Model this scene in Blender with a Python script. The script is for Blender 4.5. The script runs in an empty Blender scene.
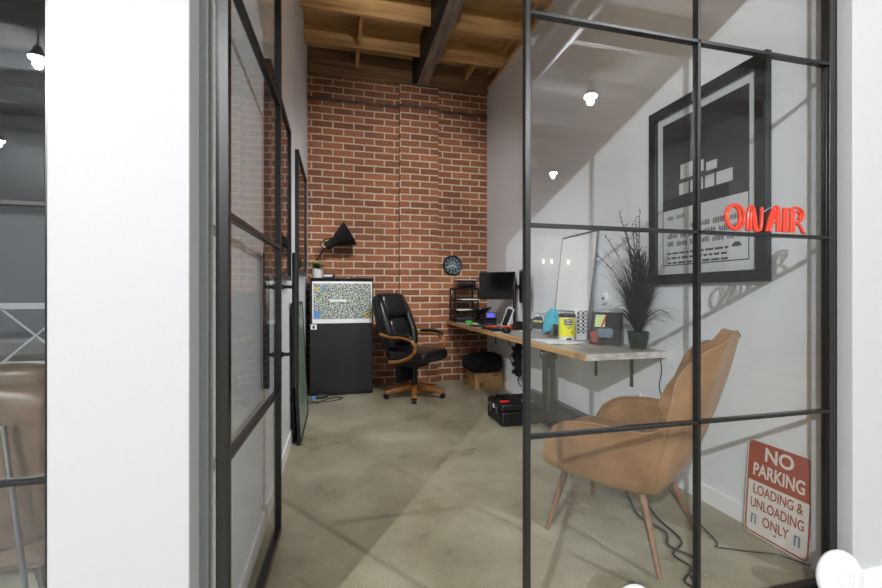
import bpy, bmesh, math, random
from mathutils import Vector, Matrix, noise
R = math.radians
random.seed(7)
scene = bpy.context.scene
col = scene.collection

# ------------------------------------------------------------------ materials
def lin(c):
    return tuple((x/255/12.92 if x/255 <= .04045 else ((x/255+.055)/1.055)**2.4) for x in c) + (1,)
def newmat(name):
    m = bpy.data.materials.new(name); m.use_nodes = True
    nt = m.node_tree; nt.nodes.clear()
    out = nt.nodes.new('ShaderNodeOutputMaterial')
    return m, nt, out
def pbr(name, c, rough=.5, metal=0, spec=.5, noise_amt=0, nscale=20, bump=0, bscale=60, stretch=(1,1,1), c2=None, emit=None, estr=0, coat=0, detail=4):
    m, nt, out = newmat(name)
    b = nt.nodes.new('ShaderNodeBsdfPrincipled'); nt.links.new(b.outputs[0], out.inputs[0])
    b.inputs['Base Color'].default_value = lin(c); b.inputs['Roughness'].default_value = rough
    b.inputs['Metallic'].default_value = metal; b.inputs['Specular IOR Level'].default_value = spec
    b.inputs['Coat Weight'].default_value = coat
    tc = nt.nodes.new('ShaderNodeTexCoord'); mp = nt.nodes.new('ShaderNodeMapping'); mp.inputs['Scale'].default_value = stretch
    nt.links.new(tc.outputs['Object'], mp.inputs[0])
    if c2 is None and noise_amt: c2 = tuple(max(0, x*(1-noise_amt)) for x in c)
    if c2 is not None:
        n = nt.nodes.new('ShaderNodeTexNoise'); n.inputs['Scale'].default_value = nscale; n.inputs['Detail'].default_value = detail
        nt.links.new(mp.outputs[0], n.inputs['Vector'])
        r = nt.nodes.new('ShaderNodeValToRGB'); r.color_ramp.elements[0].position = .32; r.color_ramp.elements[1].position = .68
        r.color_ramp.elements[0].color = lin(c2); r.color_ramp.elements[1].color = lin(c)
        nt.links.new(n.outputs['Fac'], r.inputs[0]); nt.links.new(r.outputs[0], b.inputs['Base Color'])
    if bump:
        n2 = nt.nodes.new('ShaderNodeTexNoise'); n2.inputs['Scale'].default_value = bscale; n2.inputs['Detail'].default_value = 5
        nt.links.new(mp.outputs[0], n2.inputs['Vector'])
        bp = nt.nodes.new('ShaderNodeBump'); bp.inputs['Strength'].default_value = bump; bp.inputs['Distance'].default_value = .01
        nt.links.new(n2.outputs['Fac'], bp.inputs['Height']); nt.links.new(bp.outputs[0], b.inputs['Normal'])
    if emit:
        b.inputs['Emission Color'].default_value = lin(emit); b.inputs['Emission Strength'].default_value = estr
    return m
def glassmat(name, f0=.05, tint=(252,253,253), rough=0.0, graze=1.0):
    m, nt, out = newmat(name)
    t = nt.nodes.new('ShaderNodeBsdfTransparent'); t.inputs[0].default_value = lin(tint)
    g = nt.nodes.new('ShaderNodeBsdfGlossy'); g.inputs['Roughness'].default_value = rough
    lw = nt.nodes.new('ShaderNodeLayerWeight'); lw.inputs[0].default_value = .5      # facing: the same from both sides of the pane
    pw = nt.nodes.new('ShaderNodeMath'); pw.operation = 'POWER'; pw.inputs[1].default_value = 5; nt.links.new(lw.outputs['Facing'], pw.inputs[0])
    f = nt.nodes.new('ShaderNodeMath'); f.operation = 'MULTIPLY_ADD'; f.inputs[1].default_value = graze*(1-f0); f.inputs[2].default_value = f0; nt.links.new(pw.outputs[0], f.inputs[0])
    mx = nt.nodes.new('ShaderNodeMixShader')
    nt.links.new(f.outputs[0], mx.inputs[0]); nt.links.new(t.outputs[0], mx.inputs[1]); nt.links.new(g.outputs[0], mx.inputs[2])
    nt.links.new(mx.outputs[0], out.inputs[0])
    return m
def brickmat():
    m, nt, out = newmat('red_brick')
    N = nt.nodes.new; L = nt.links.new
    b = N('ShaderNodeBsdfPrincipled'); L(b.outputs[0], out.inputs[0]); b.inputs['Roughness'].default_value = .8
    tc = N('ShaderNodeTexCoord'); sp = N('ShaderNodeSeparateXYZ'); L(tc.outputs['Object'], sp.inputs[0])
    ad = N('ShaderNodeMath'); ad.operation = 'ADD'; L(sp.outputs[0], ad.inputs[0]); L(sp.outputs[1], ad.inputs[1])
    cb = N('ShaderNodeCombineXYZ'); L(ad.outputs[0], cb.inputs[0]); L(sp.outputs[2], cb.inputs[1])
    # slight wobble of the courses
    nz = N('ShaderNodeTexNoise'); nz.inputs['Scale'].default_value = 6; L(cb.outputs[0], nz.inputs['Vector'])
    vm = N('ShaderNodeVectorMath'); vm.operation = 'SCALE'; vm.inputs['Scale'].default_value = .012; L(nz.outputs['Color'], vm.inputs[0])
    va = N('ShaderNodeVectorMath'); va.operation = 'ADD'; L(cb.outputs[0], va.inputs[0]); L(vm.outputs[0], va.inputs[1])
    br = N('ShaderNodeTexBrick'); L(va.outputs[0], br.inputs['Vector'])
    br.inputs['Scale'].default_value = 1; br.inputs['Brick Width'].default_value = BW; br.inputs['Row Height'].default_value = BH
    br.inputs['Mortar Size'].default_value = .0095; br.inputs['Mortar Smooth'].default_value = .15; br.inputs['Bias'].default_value = 0
    br.inputs['Color1'].default_value = lin((164,102,66)); br.inputs['Color2'].default_value = lin((124,76,54)); br.inputs['Mortar'].default_value = lin((206,186,162))
    n2 = N('ShaderNodeTexNoise'); n2.inputs['Scale'].default_value = 1.3; n2.inputs['Detail'].default_value = 3; L(cb.outputs[0], n2.inputs['Vector'])
    n3 = N('ShaderNodeTexNoise'); n3.inputs['Scale'].default_value = 45; n3.inputs['Detail'].default_value = 5; L(cb.outputs[0], n3.inputs['Vector'])
    r2 = N('ShaderNodeMapRange'); r2.inputs[1].default_value = .3; r2.inputs[2].default_value = .7; r2.inputs[3].default_value = .72; r2.inputs[4].default_value = 1.12; L(n3.outputs[0], r2.inputs[0])
    mx = N('ShaderNodeVectorMath'); mx.operation = 'SCALE'; L(br.outputs['Color'], mx.inputs[0]); L(r2.outputs[0], mx.inputs['Scale'])
    r3 = N('ShaderNodeMapRange'); r3.inputs[1].default_value = .35; r3.inputs[2].default_value = .65; r3.inputs[3].default_value = .85; r3.inputs[4].default_value = 1.12; L(n2.outputs[0], r3.inputs[0])
    my = N('ShaderNodeVectorMath'); my.operation = 'SCALE'; L(mx.outputs[0], my.inputs[0]); L(r3.outputs[0], my.inputs['Scale'])
    L(my.outputs[0], b.inputs['Base Color'])
    iv = N('ShaderNodeMath'); iv.operation = 'SUBTRACT'; iv.inputs[0].default_value = 1; L(br.outputs['Fac'], iv.inputs[1])
    a2 = N('ShaderNodeMath'); a2.operation = 'MULTIPLY_ADD'; L(n3.outputs[0], a2.inputs[0]); a2.inputs[1].default_value = .35; L(iv.outputs[0], a2.inputs[2])
    bp = N('ShaderNodeBump'); bp.inputs['Strength'].default_value = .8; bp.inputs['Distance'].default_value = .008; L(a2.outputs[0], bp.inputs['Height'])
    L(bp.outputs[0], b.inputs['Normal'])
    return m
def concretemat():
    m, nt, out = newmat('polished_concrete')
    N = nt.nodes.new; L = nt.links.new
    b = N('ShaderNodeBsdfPrincipled'); L(b.outputs[0], out.inputs[0]); b.inputs['Roughness'].default_value = .32
    tc = N('ShaderNodeTexCoord')
    n = N('ShaderNodeTexNoise'); n.inputs['Scale'].default_value = 1.6; n.inputs['Detail'].default_value = 8; n.inputs['Roughness'].default_value = .62; L(tc.outputs['Object'], n.inputs['Vector'])
    r = N('ShaderNodeValToRGB'); e = r.color_ramp.elements
    e[0].position = .3; e[0].color = lin((136,131,108)); e[1].position = .72; e[1].color = lin((190,185,164))
    x = e.new(.5); x.color = lin((164,158,136)); L(n.outputs[0], r.inputs[0])
    s = N('ShaderNodeTexNoise'); s.inputs['Scale'].default_value = 170; s.inputs['Detail'].default_value = 3; L(tc.outputs['Object'], s.inputs['Vector'])
    sr = N('ShaderNodeMapRange'); sr.inputs[1].default_value = .3; sr.inputs[2].default_value = .7; sr.inputs[3].default_value = .74; sr.inputs[4].default_value = 1.18; L(s.outputs[0], sr.inputs[0])
    mx = N('ShaderNodeVectorMath'); mx.operation = 'SCALE'; L(r.outputs[0], mx.inputs[0]); L(sr.outputs[0], mx.inputs['Scale'])
    # scattered dark pits
    v = N('ShaderNodeTexVoronoi'); v.inputs['Scale'].default_value = 14; L(tc.outputs['Object'], v.inputs['Vector'])
    vr = N('ShaderNodeMapRange'); vr.inputs[1].default_value = .02; vr.inputs[2].default_value = .06; vr.inputs[3].default_value = .8; vr.inputs[4].default_value = 1; L(v.outputs['Distance'], vr.inputs[0])
    my = N('ShaderNodeVectorMath'); my.operation = 'SCALE'; L(mx.outputs[0], my.inputs[0]); L(vr.outputs[0], my.inputs['Scale'])
    L(my.outputs[0], b.inputs['Base Color'])
    rr = N('ShaderNodeMapRange'); rr.inputs[1].default_value = .3; rr.inputs[2].default_value = .7; rr.inputs[3].default_value = .22; rr.inputs[4].default_value = .45; L(n.outputs[0], rr.inputs[0]); L(rr.outputs[0], b.inputs['Roughness'])
    return m
def woodmat(name, c, c2, axis='X', scale=3.0, rough=.55, knots=True):
    m, nt, out = newmat(name)
    N = nt.nodes.new; L = nt.links.new
    b = N('ShaderNodeBsdfPrincipled'); L(b.outputs[0], out.inputs[0]); b.inputs['Roughness'].default_value = rough
    tc = N('ShaderNodeTexCoord'); mp = N('ShaderNodeMapping')
    s = [scale*6]*3; s['XYZ'.index(axis)] = scale*.45; mp.inputs['Scale'].default_value = s
    L(tc.outputs['Object'], mp.inputs[0])
    n = N('ShaderNodeTexNoise'); n.inputs['Scale'].default_value = 1; n.inputs['Detail'].default_value = 6; n.inputs['Distortion'].default_value = .8; L(mp.outputs[0], n.inputs['Vector'])
    r = N('ShaderNodeValToRGB'); r.color_ramp.elements[0].position = .3; r.color_ramp.elements[0].color = lin(c2); r.color_ramp.elements[1].position = .66; r.color_ramp.elements[1].color = lin(c)
    L(n.outputs[0], r.inputs[0]); last = r.outputs[0]
    if knots:
        n2 = N('ShaderNodeTexNoise'); n2.inputs['Scale'].default_value = 1.1; n2.inputs['Detail'].default_value = 2; L(tc.outputs['Object'], n2.inputs['Vector'])
        rr = N('ShaderNodeMapRange'); rr.inputs[1].default_value = .35; rr.inputs[2].default_value = .6; rr.inputs[3].default_value = .72; rr.inputs[4].default_value = 1.05; L(n2.outputs[0], rr.inputs[0])
        mx = N('ShaderNodeVectorMath'); mx.operation = 'SCALE'; L(last, mx.inputs[0]); L(rr.outputs[0], mx.inputs['Scale']); last = mx.outputs[0]
    L(last, b.inputs['Base Color'])
    return m
def printmat():    # a sheet crowded with tiny illegible print
    m, nt, out = newmat('dense_print')
    N = nt.nodes.new; L = nt.links.new
    b = N('ShaderNodeBsdfPrincipled'); L(b.outputs[0], out.inputs[0]); b.inputs['Roughness'].default_value = .6
    tc = N('ShaderNodeTexCoord')
    n = N('ShaderNodeTexNoise'); n.inputs['Scale'].default_value = 62; n.inputs['Detail'].default_value = 3; L(tc.outputs['Object'], n.inputs['Vector'])
    r = N('ShaderNodeValToRGB'); r.color_ramp.interpolation = 'LINEAR'; e = r.color_ramp.elements
    e[0].position = .38; e[0].color = lin((58,66,62)); e[1].position = .64; e[1].color = lin((214,216,214)); x = e.new(.52); x.color = lin((150,160,146)); L(n.outputs[0], r.inputs[0])
    n2 = N('ShaderNodeTexNoise'); n2.inputs['Scale'].default_value = 22; L(tc.outputs['Object'], n2.inputs['Vector'])
    hs = N('ShaderNodeHueSaturation'); hs.inputs['Saturation'].default_value = 1.0; L(n2.outputs['Color'], hs.inputs['Color'])
    mx = N('ShaderNodeMix'); mx.data_type = 'RGBA'; mx.blend_type = 'SOFT_LIGHT'; mx.inputs['Factor'].default_value = .5
    L(r.outputs[0], mx.inputs['A']); L(hs.outputs[0], mx.inputs['B']); L(mx.outputs['Result'], b.inputs['Base Color'])
    return m
def perfmat():
    m, nt, out = newmat('perforated_metal')
    N = nt.nodes.new; L = nt.links.new
    b = N('ShaderNodeBsdfPrincipled'); L(b.outputs[0], out.inputs[0]); b.inputs['Roughness'].default_value = .4
    tc = N('ShaderNodeTexCoord'); mp = N('ShaderNodeMapping'); mp.inputs['Rotation'].default_value = (R(45),0,0); mp.inputs['Location'].default_value = (.37,0,0); L(tc.outputs['Object'], mp.inputs[0])
    ck = N('ShaderNodeTexChecker'); ck.inputs['Scale'].default_value = 46; ck.inputs['Color1'].default_value = lin((60,62,64)); ck.inputs['Color2'].default_value = lin((225,226,228))
    L(mp.outputs[0], ck.inputs['Vector']); L(ck.outputs[0], b.inputs['Base Color'])
    return m
def corrugated():
    m, nt, out = newmat('ribbed_deck')
    N = nt.nodes.new; L = nt.links.new
    b = N('ShaderNodeBsdfPrincipled'); L(b.outputs[0], out.inputs[0]); b.inputs['Roughness'].default_value = .6
    tc = N('ShaderNodeTexCoord'); w = N('ShaderNodeTexWave'); w.bands_direction = 'Y'; w.inputs['Scale'].default_value = 1.1; w.inputs['Distortion'].default_value = .3; L(tc.outputs['Object'], w.inputs['Vector'])
    r = N('ShaderNodeValToRGB'); r.color_ramp.elements[0].color = lin((136,137,140)); r.color_ramp.elements[1].color = lin((165,166,169)); L(w.outputs[0], r.inputs[0]); L(r.outputs[0], b.inputs['Base Color'])
    return m

BW, BH = .267, .0908
M = dict(
    brick=brickmat(), concrete=concretemat(), printed=printmat(), perf=perfmat(), ribbed=corrugated(),
    white=pbr('white_paint', (192,193,196), .55, bump=.06, bscale=90),
    wall=pbr('white_wall_paint', (228,231,235), .6, bump=.05, bscale=70),
    trim=pbr('white_trim', (236,237,239), .4),
    hallwall=pbr('pale_grey_paint', (128,130,133), .7),
    neighbour=pbr('mid_grey_paint', (112,114,117), .6),
    steel=pbr('black_powder_coated_steel', (20,21,22), .3, spec=.6, noise_amt=.15, nscale=30),
    handle=pbr('matt_black_metal', (30,31,33), .38),
    glass=glassmat('window_glass', .052), dglass=glassmat('door_glass', .03, graze=.55), pglass=glassmat('picture_glass', .05),
    acrylic=glassmat('clear_plastic', .05, (215,220,222), .1),
    black=pbr('black_plastic', (15,15,16), .42), blackmatt=pbr('black_cloth', (17,18,21), .9, bump=.5, bscale=45),
    gloss=pbr('gloss_black', (8,8,10), .12), darkgrey=pbr('dark_grey_plastic', (58,60,63), .45),
    cabinet=pbr('black_lacquered_metal', (32,33,36), .42, noise_amt=.25, nscale=3),
    leather=pbr('black_leather', (20,20,22), .3, bump=.35, bscale=35),
    tan=pbr('tan_leather', (166,126,90), .38, c2=(136,98,66), nscale=7, bump=.05, bscale=60),
    piping=pbr('light_tan_seam', (160,122,90), .5),
    chrome=pbr('chrome', (190,190,192), .2, metal=1), alum=pbr('brushed_aluminium', (150,152,155), .35, metal=1),
    orangewood=woodmat('honey_wood', (168,112,52), (122,76,32), 'X', 6, .3, False),
    legwood=woodmat('walnut_leg', (140,104,78), (104,74,54), 'Z', 8, .45, False),
    joist=woodmat('rough_sawn_fir', (206,164,108), (166,124,76), 'X', 3),
    deck=woodmat('plywood_deck', (204,166,116), (168,130,84), 'X', 1.6),
    ledger=woodmat('stained_ledger', (140,108,74), (84,62,42), 'X', 2.2),
    pale=woodmat('pale_new_lumber', (212,172,118), (182,138,84), 'Y', 3),
    darkbeam=woodmat('weathered_beam', (158,142,126), (104,90,78), 'Y', 3, .6),
    darksteel=pbr('blackened_steel', (26,26,27), .6, noise_amt=.4, nscale=12),
    deskedge=woodmat('pine_desk_edge', (206,168,112), (178,132,76), 'Y', 5, .5, False),
    marble=pbr('whitewashed_top', (190,188,184), .35, c2=(128,122,116), nscale=5, stretch=(3,.6,1)),
    marblewhite=pbr('white_marbled_edge', (226,224,220), .35, c2=(176,166,156), nscale=7, stretch=(2,1,5)),
    clockface=pbr('slate_face', (96,116,122), .4),
    strap=pbr('rusty_grey_strap', (92,78,70), .7, noise_amt=.4, nscale=10), jambgrey=pbr('satin_grey_metal', (122,124,127), .4), scratch=pbr('worn_metal', (200,200,202), .5),
    card=pbr('cardboard', (196,156,106), .75, noise_amt=.08, nscale=6), cardtape=pbr('parcel_tape', (212,176,120), .35),
    yellow=pbr('yellow_label', (226,226,40), .4), orange=pbr('orange_plastic', (226,84,34), .4), red=pbr('red_plastic', (196,38,38), .4),
    green=pbr('lime_green_plastic', (70,190,70), .4), cyan=pbr('cyan_cloth', (60,172,198), .75, noise_amt=.15, nscale=14),
    lime=pbr('pale_lime_paper', (206,226,160), .6), slate=pbr('blue_grey_cloth', (112,128,144), .7), dusty=pbr('dusty_red_cloth', (150,78,74), .7),
    signred=pbr('faded_red_paint', (172,70,52), .38, noise_amt=.1, nscale=9), signwhite=pbr('sign_white', (226,220,212), .35), bolt=pbr('grey_patch', (120,132,150), .5),
    neon=pbr('red_neon_tube', (214,66,46), .15, emit=(235,70,45), estr=.08, coat=.5),
    leaf=pbr('dark_leaf', (32,31,35), .5, c2=(20,24,22), nscale=30), greenleaf=pbr('fresh_leaf', (58,104,44), .5, c2=(30,62,28), nscale=20), bud=pbr('yellow_green_bud', (190,200,50), .5),
    pot=pbr('dark_green_pot', (34,52,50), .35), potwhite=pbr('white_ceramic', (214,214,214), .35),
    paper=pbr('white_paper', (230,231,232), .6), postdark=pbr('poster_black', (38,37,38), .5), postgrey=pbr('poster_grey_print', (86,84,84), .5),
    art=pbr('dark_artwork', (52,46,44), .6, c2=(28,28,30), nscale=4), greenboard=pbr('reflection_toned_board', (142,160,142), .3, c2=(108,128,110), nscale=5),  # greenboard is lightened to stand for a reflection on it
    discwhite=pbr('white_shell', (234,235,237), .3), ringgrey=pbr('ring_grey', (190,192,196), .3),
    screen=pbr('lit_blue_screen', (60,70,200), .2, emit=(70,80,230), estr=.8), brown=pbr('brown_leather', (112,86,68), .4, noise_amt=.35, nscale=5),
    lampglow=pbr('lamp_glow', (255,255,250), .4, emit=(255,250,240), estr=60), sconceglow=pbr('sconce_glow', (255,245,225), .4, emit=(255,240,215), estr=14),
    blue=pbr('sky_blue_print', (90,140,200), .6), amber=pbr('amber_print', (205,170,60), .6), whitetile=pbr('white_perforated_metal', (222,223,225), .4),
)

# ------------------------------------------------------------------ mesh helpers
class MB:
    def __init__(s): s.b = bmesh.new()
    def box(s, x0, x1, y0, y1, z0, z1):
        c = [(x0,y0,z0),(x1,y0,z0),(x1,y1,z0),(x0,y1,z0),(x0,y0,z1),(x1,y0,z1),(x1,y1,z1),(x0,y1,z1)]
        v = [s.b.verts.new(p) for p in c]
        for f in ((0,3,2,1),(4,5,6,7),(0,1,5,4),(1,2,6,5),(2,3,7,6),(3,0,4,7)): s.b.faces.new([v[i] for i in f])
        return s
    def obox(s, c, size, rot=None):
        m = Matrix.Translation(c) @ (rot.to_4x4() if rot else Matrix.Identity(4))
        h = [k/2 for k in size]; vs = []
        for z in (-1,1):
            for x, y in ((-1,-1),(1,-1),(1,1),(-1,1)): vs.append(s.b.verts.new(m @ Vector((x*h[0], y*h[1], z*h[2]))))
        for f in ((0,3,2,1),(4,5,6,7),(0,1,5,4),(1,2,6,5),(2,3,7,6),(3,0,4,7)): s.b.faces.new([vs[i] for i in f])
        return s
    def tube(s, pts, r, seg=10, closed=False, flat=1.0):
        pts = [Vector(p) for p in pts]; n = len(pts); rr = r if isinstance(r, (list,tuple)) else [r]*n
        rings = []; prev = None
        for i, p in enumerate(pts):
            if closed: t = pts[(i+1) % n] - pts[i-1]
            else: t = pts[min(i+1,n-1)] - pts[max(i-1,0)]
            t.normalize()
            if prev is None:
                up = Vector((0,0,1)) if abs(t.z) < .9 else Vector((1,0,0)); a = t.cross(up).normalized()
            else:
                a = (prev - t*prev.dot(t)); a = a.normalized() if a.length > 1e-6 else t.orthogonal().normalized()
            prev = a; b = t.cross(a)
            rings.append([s.b.verts.new(p + a*math.cos(2*math.pi*k/seg)*rr[i] + b*math.sin(2*math.pi*k/seg)*rr[i]*flat) for k in range(seg)])
        m = n if closed else n-1
        for i in range(m):
            A, B = rings[i], rings[(i+1) % n]
            for k in range(seg): s.b.faces.new((A[k], A[(k+1) % seg], B[(k+1) % seg], B[k]))
        if not closed:
            s.b.faces.new(rings[0][::-1]); s.b.faces.new(rings[-1])
        return s
    def lathe(s, prof, c=(0,0,0), seg=24, rot=None, a0=0, a1=2*math.pi):
        c = Vector(c); rings = []
        for r, z in prof:
            ring = []
            for k in range(seg):
                a = 2*math.pi*k/seg; p = Vector((r*math.cos(a), r*math.sin(a), z))
                if rot: p = rot @ p
                ring.append(s.b.verts.new(p + c))
            rings.append(ring)
        for A, B in zip(rings, rings[1:]):
            for k in range(seg): s.b.faces.new((A[k], A[(k+1) % seg], B[(k+1) % seg], B[k]))
        s.b.faces.new(rings[0][::-1]); s.b.faces.new(rings[-1])
        return s
    def prism(s, poly, d0, d1, f):      # f(u,v,d) -> point
        A = [s.b.verts.new(f(u,v,d0)) for u, v in poly]; B = [s.b.verts.new(f(u,v,d1)) for u, v in poly]
        n = len(poly)
        s.b.faces.new(A[::-1]); s.b.faces.new(B)
        for i in range(n): s.b.faces.new((A[i], A[(i+1) % n], B[(i+1) % n], B[i]))
        return s
    def grid(s, fn, nu, nv, cu=False):  # fn(i,j) -> point
        V = [[s.b.verts.new(fn(i,j)) for j in range(nv)] for i in range(nu)]
        for i in range(nu if cu else nu-1):
            for j in range(nv-1): s.b.faces.new((V[i][j], V[(i+1) % nu][j], V[(i+1) % nu][j+1], V[i][j+1]))
        return V
    def puff(s, c, size, e=.5, rot=None, nu=28, nv=16, ns=0, nf=6, seed=0):   # rounded pillow shape
        def pw(a, p): return math.copysign(abs(a)**p, a)
        c = Vector(c)
        def pt(i, j):
            th = 2*math.pi*i/nu; ph = -math.pi/2 + math.pi*(j+.5)/nv if 0 < j < nv-1 else (-math.pi/2+.02 if j == 0 else math.pi/2-.02)
            p = Vector((pw(math.cos(ph),e)*pw(math.cos(th),e)*size[0]/2, pw(math.cos(ph),e)*pw(math.sin(th),e)*size[1]/2, pw(math.sin(ph),e)*size[2]/2))
            if ns: p += Vector(noise.noise_vector(p*nf + Vector((seed,seed*2,0))))*ns
            if rot: p = rot @ p
            return p + c
        V = s.grid(pt, nu, nv, True)
        s.b.faces.new([V[i][0] for i in range(nu)][::-1]); s.b.faces.new([V[i][-1] for i in range(nu)])
        return s
def tag(o, label=None, cat=None, group=None, kind=None):
    if label: o['label'] = label
    if cat: o['category'] = cat
    if group: o['group'] = group
    if kind: o['kind'] = kind
    return o
def thing(name, label, cat, loc=(0,0,0), rz=0, group=None):
    o = bpy.data.objects.new(name, None); col.objects.link(o); o.empty_display_size = .05
    o.location = loc; o.rotation_euler = (0,0,rz)
    return tag(o, label, cat, group)
def obj(name, mb, mat, parent=None, bevel=0, sub=0, smooth=True, ang=38, loc=None, solid=0, label=None):
    me = bpy.data.meshes.new(name)
    bmesh.ops.recalc_face_normals(mb.b, faces=mb.b.faces)
    mb.b.to_mesh(me); mb.b.free()
    if smooth:
        for p in me.polygons: p.use_smooth = True
        if not sub: me.set_sharp_from_angle(angle=R(ang))
    me.materials.append(M[mat] if isinstance(mat, str) else mat)
    o = bpy.data.objects.new(name, me); col.objects.link(o)
    if parent: o.parent = parent
    if loc: o.location = loc
    if solid:
        m = o.modifiers.new('s', 'SOLIDIFY'); m.thickness = solid; m.offset = 0
    if bevel:
        m = o.modifiers.new('b', 'BEVEL'); m.width = bevel; m.segments = 2; m.limit_method = 'ANGLE'; m.angle_limit = R(40)
    if sub:
        m = o.modifiers.new('u', 'SUBSURF'); m.levels = m.render_levels = sub
    if label: o['label'] = label
    return o
def bx(name, x0,x1,y0,y1,z0,z1, mat, parent=None, **k): return obj(name, MB().box(x0,x1,y0,y1,z0,z1), mat, parent, **k)
def struct(name, mb, mat, **k): return tag(obj(name, mb, mat, **k), kind='structure')
def one(name, mb, mat, label, cat, group=None, **k): return tag(obj(name, mb, mat, **k), label, cat, group)
def catmull(pts, n=6, closed=False):
    P = [Vector(p) for p in pts]; out = []; m = len(P)
    for i in range(m if closed else m-1):
        g = lambda k: P[k % m] if closed else P[max(0, min(m-1, k))]
        a, b, c, d = g(i-1), g(i), g(i+1), g(i+2)
        for j in range(n):
            t = j/n
            out.append(.5*((2*b) + (c-a)*t + (2*a-5*b+4*c-d)*t*t + (3*b-a-3*c+d)*t**3))
    if not closed: out.append(P[-1])
    return out
def text(name, s, size, mat, parent, mtx, depth=.0006, sx=1, off=0, align='CENTER'):
    cu = bpy.data.curves.new(name, 'FONT'); cu.body = s; cu.size = size; cu.extrude = depth; cu.offset = off
    cu.align_x = align; cu.align_y = 'CENTER'
    t = bpy.data.objects.new('tmp', cu); col.objects.link(t)
    dg = bpy.context.evaluated_depsgraph_get(); me = bpy.data.meshes.new_from_object(t.evaluated_get(dg))
    bpy.data.objects.remove(t)
    me.materials.clear(); me.materials.append(M[mat]); me.transform(mtx @ Matrix.Diagonal((sx,1,1,1)))
    o = bpy.data.objects.new(name, me); col.objects.link(o); o.parent = parent
    return o

# ------------------------------------------------------------------ key dimensions (metres)
XL, XR, YG, YB, ZT = -.365, 2.07, 1.30, 5.65, 4.07
GZ = (.721, 1.431, 2.141)      # heights of the glazing bars
# ------------------------------------------------------------------ setting
struct('floor', MB().box(-9, 9, -10, 6, -.1, 0), 'concrete', smooth=False)
struct('wall_left', MB().box(-.675, XL, 1.33, YB+.3, 0, ZT+.3), 'wall', smooth=False)
struct('wall_right', MB().box(XR, XR+.14, 1.32, YB+.3, 0, ZT), 'wall', smooth=False)
struct('wall_back', MB().box(XL-.2, XR+.3, YB, YB+.3, 0, 4.03), 'brick', smooth=False)
struct('trim_pilaster', MB().box(.815, 1.345, YB-.07, YB+.02, 0, 4.0), 'brick', smooth=False)
struct('trim_steel_strap', MB().box(XL, .80, YB-.02, YB+.01, 3.70, 3.735).box(.80, 1.36, YB-.085, YB-.05, 3.70, 3.735).box(1.36, XR, YB-.02, YB+.01, 3.70, 3.735), 'strap', bevel=.003)
struct('baseboard_left', MB().box(XL, XL+.014, 1.34, YB, 0, .10), 'trim', bevel=.004)
struct('baseboard_right', MB().box(XR-.014, XR, 1.34, YB, 0, .10), 'trim', bevel=.004)
# the two white piers that flank the glazing
struct('wall_pier_left', MB().box(-.683, -.372, 1.22, 1.40, 0, 4.3), 'white', bevel=.003)
struct('wall_pier_right', MB().box(2.013, 4.2, 1.245, 1.40, 0, 4.3), 'white', bevel=.003)
struct('baseboard_hall', MB().box(2.017, 4.2, 1.232, 1.247, 0, .085), 'trim', bevel=.003)
struct('wall_header', MB().box(-9, 9, 1.26, 1.38, 2.88, 5.4), 'white', smooth=False)
# ceiling of the office: joists, deck, ledger, beam
struct('ceiling', MB().box(-.8, 4.5, 1.0, YB+.3, 4.345, 4.37), 'deck', smooth=False)
for k in range(7):
    y = 5.06 - .61*k
    if y < 1.4: break
    struct('ceiling_joist', MB().box(-.7, .985, y-.02, y+.02, 4.10, 4.345), 'joist', bevel=.004)
    struct('ceiling_joist', MB().box(1.20, 3.2, y-.02, y+.02, 4.10, 4.345), 'joist', bevel=.004)
struct('ceiling_ledger', MB().box(XL-.1, 3.0, YB-.06, YB+.02, 4.02, 4.345), 'ledger', bevel=.005)
struct('ceiling_blocking', MB().box(.235, .275, 4.47, 5.04, 4.13, 4.345).box(.235, .275, 5.08, 5.6, 4.15, 4.345).box(1.72,1.76,5.08,5.6,4.16,4.345), 'joist', bevel=.003)
struct('ceiling_beam', MB().box(1.045, 1.20, 1.4, YB+.05, 4.02, 4.345), 'darkbeam', bevel=.006)
struct('ceiling_beam_flitch', MB().box(0.985, 1.045, 1.4, YB+.05, 4.03, 4.345), 'darksteel', bevel=.003)
struct('ceiling_plate', MB().box(XR-.02, XR+.16, 1.4, YB, 4.07, 4.11), 'pale', bevel=.004)
struct('ceiling_nailer', MB().box(XR-.02, XR+.02, 1.4, YB-.06, 4.28, 4.345).box(XR+.25, XR+.34, 1.4, YB-.06, 4.24, 4.345), 'pale', bevel=.003)

# hall behind the camera (what the glass reflects)
struct('wall_hall', MB().box(-9, 9, -10.1, -10, 0, 5.4), 'hallwall', smooth=False)
struct('wall_hall_east', MB().box(9, 9.1, -10, 6, 0, 5.4), 'hallwall', smooth=False)
struct('wall_hall_side', MB().box(-9.1, -9, -10, 6, 0, 5.4).box(-9, -1.05, -9.99, -9.95, 0, 5.35), 'neighbour', smooth=False)
struct('ceiling_hall', MB().box(-9, 9, -10, 1.3, 5.35, 5.45), 'ribbed', smooth=False)
mb = MB()
for k in range(7): mb.box(-9, 9, -9.2+1.5*k, -9.1+1.5*k, 5.05, 5.35)
struct('ceiling_hall_purlins', mb, 'neighbour')
struct('wall_hall_panels', (lambda m: [m.box(-8.5+.5*k, -8.02+.5*k, -9.98, -9.95, .1, 3.1) for k in range(15,34)] and m)(MB()), 'trim', bevel=.006)
struct('baseboard_hall_back', MB().box(-9, 9, -9.96, -9.93, 0, .1), 'trim')
# neighbouring office beyond the left-hand glass
struct('wall_neighbour', MB().box(-5.2, -.68, 4.6, 4.7, 0, 4.3).box(-5.3, -5.2, 1.3, 4.7, 0, 4.3).box(-.69, -.676, 1.4, 4.6, 0, 4.3), 'neighbour', smooth=False)
struct('ceiling_neighbour', MB().box(-5.3, -.68, 1.38, 4.7, 4.3, 4.4), 'neighbour', smooth=False)

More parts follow.
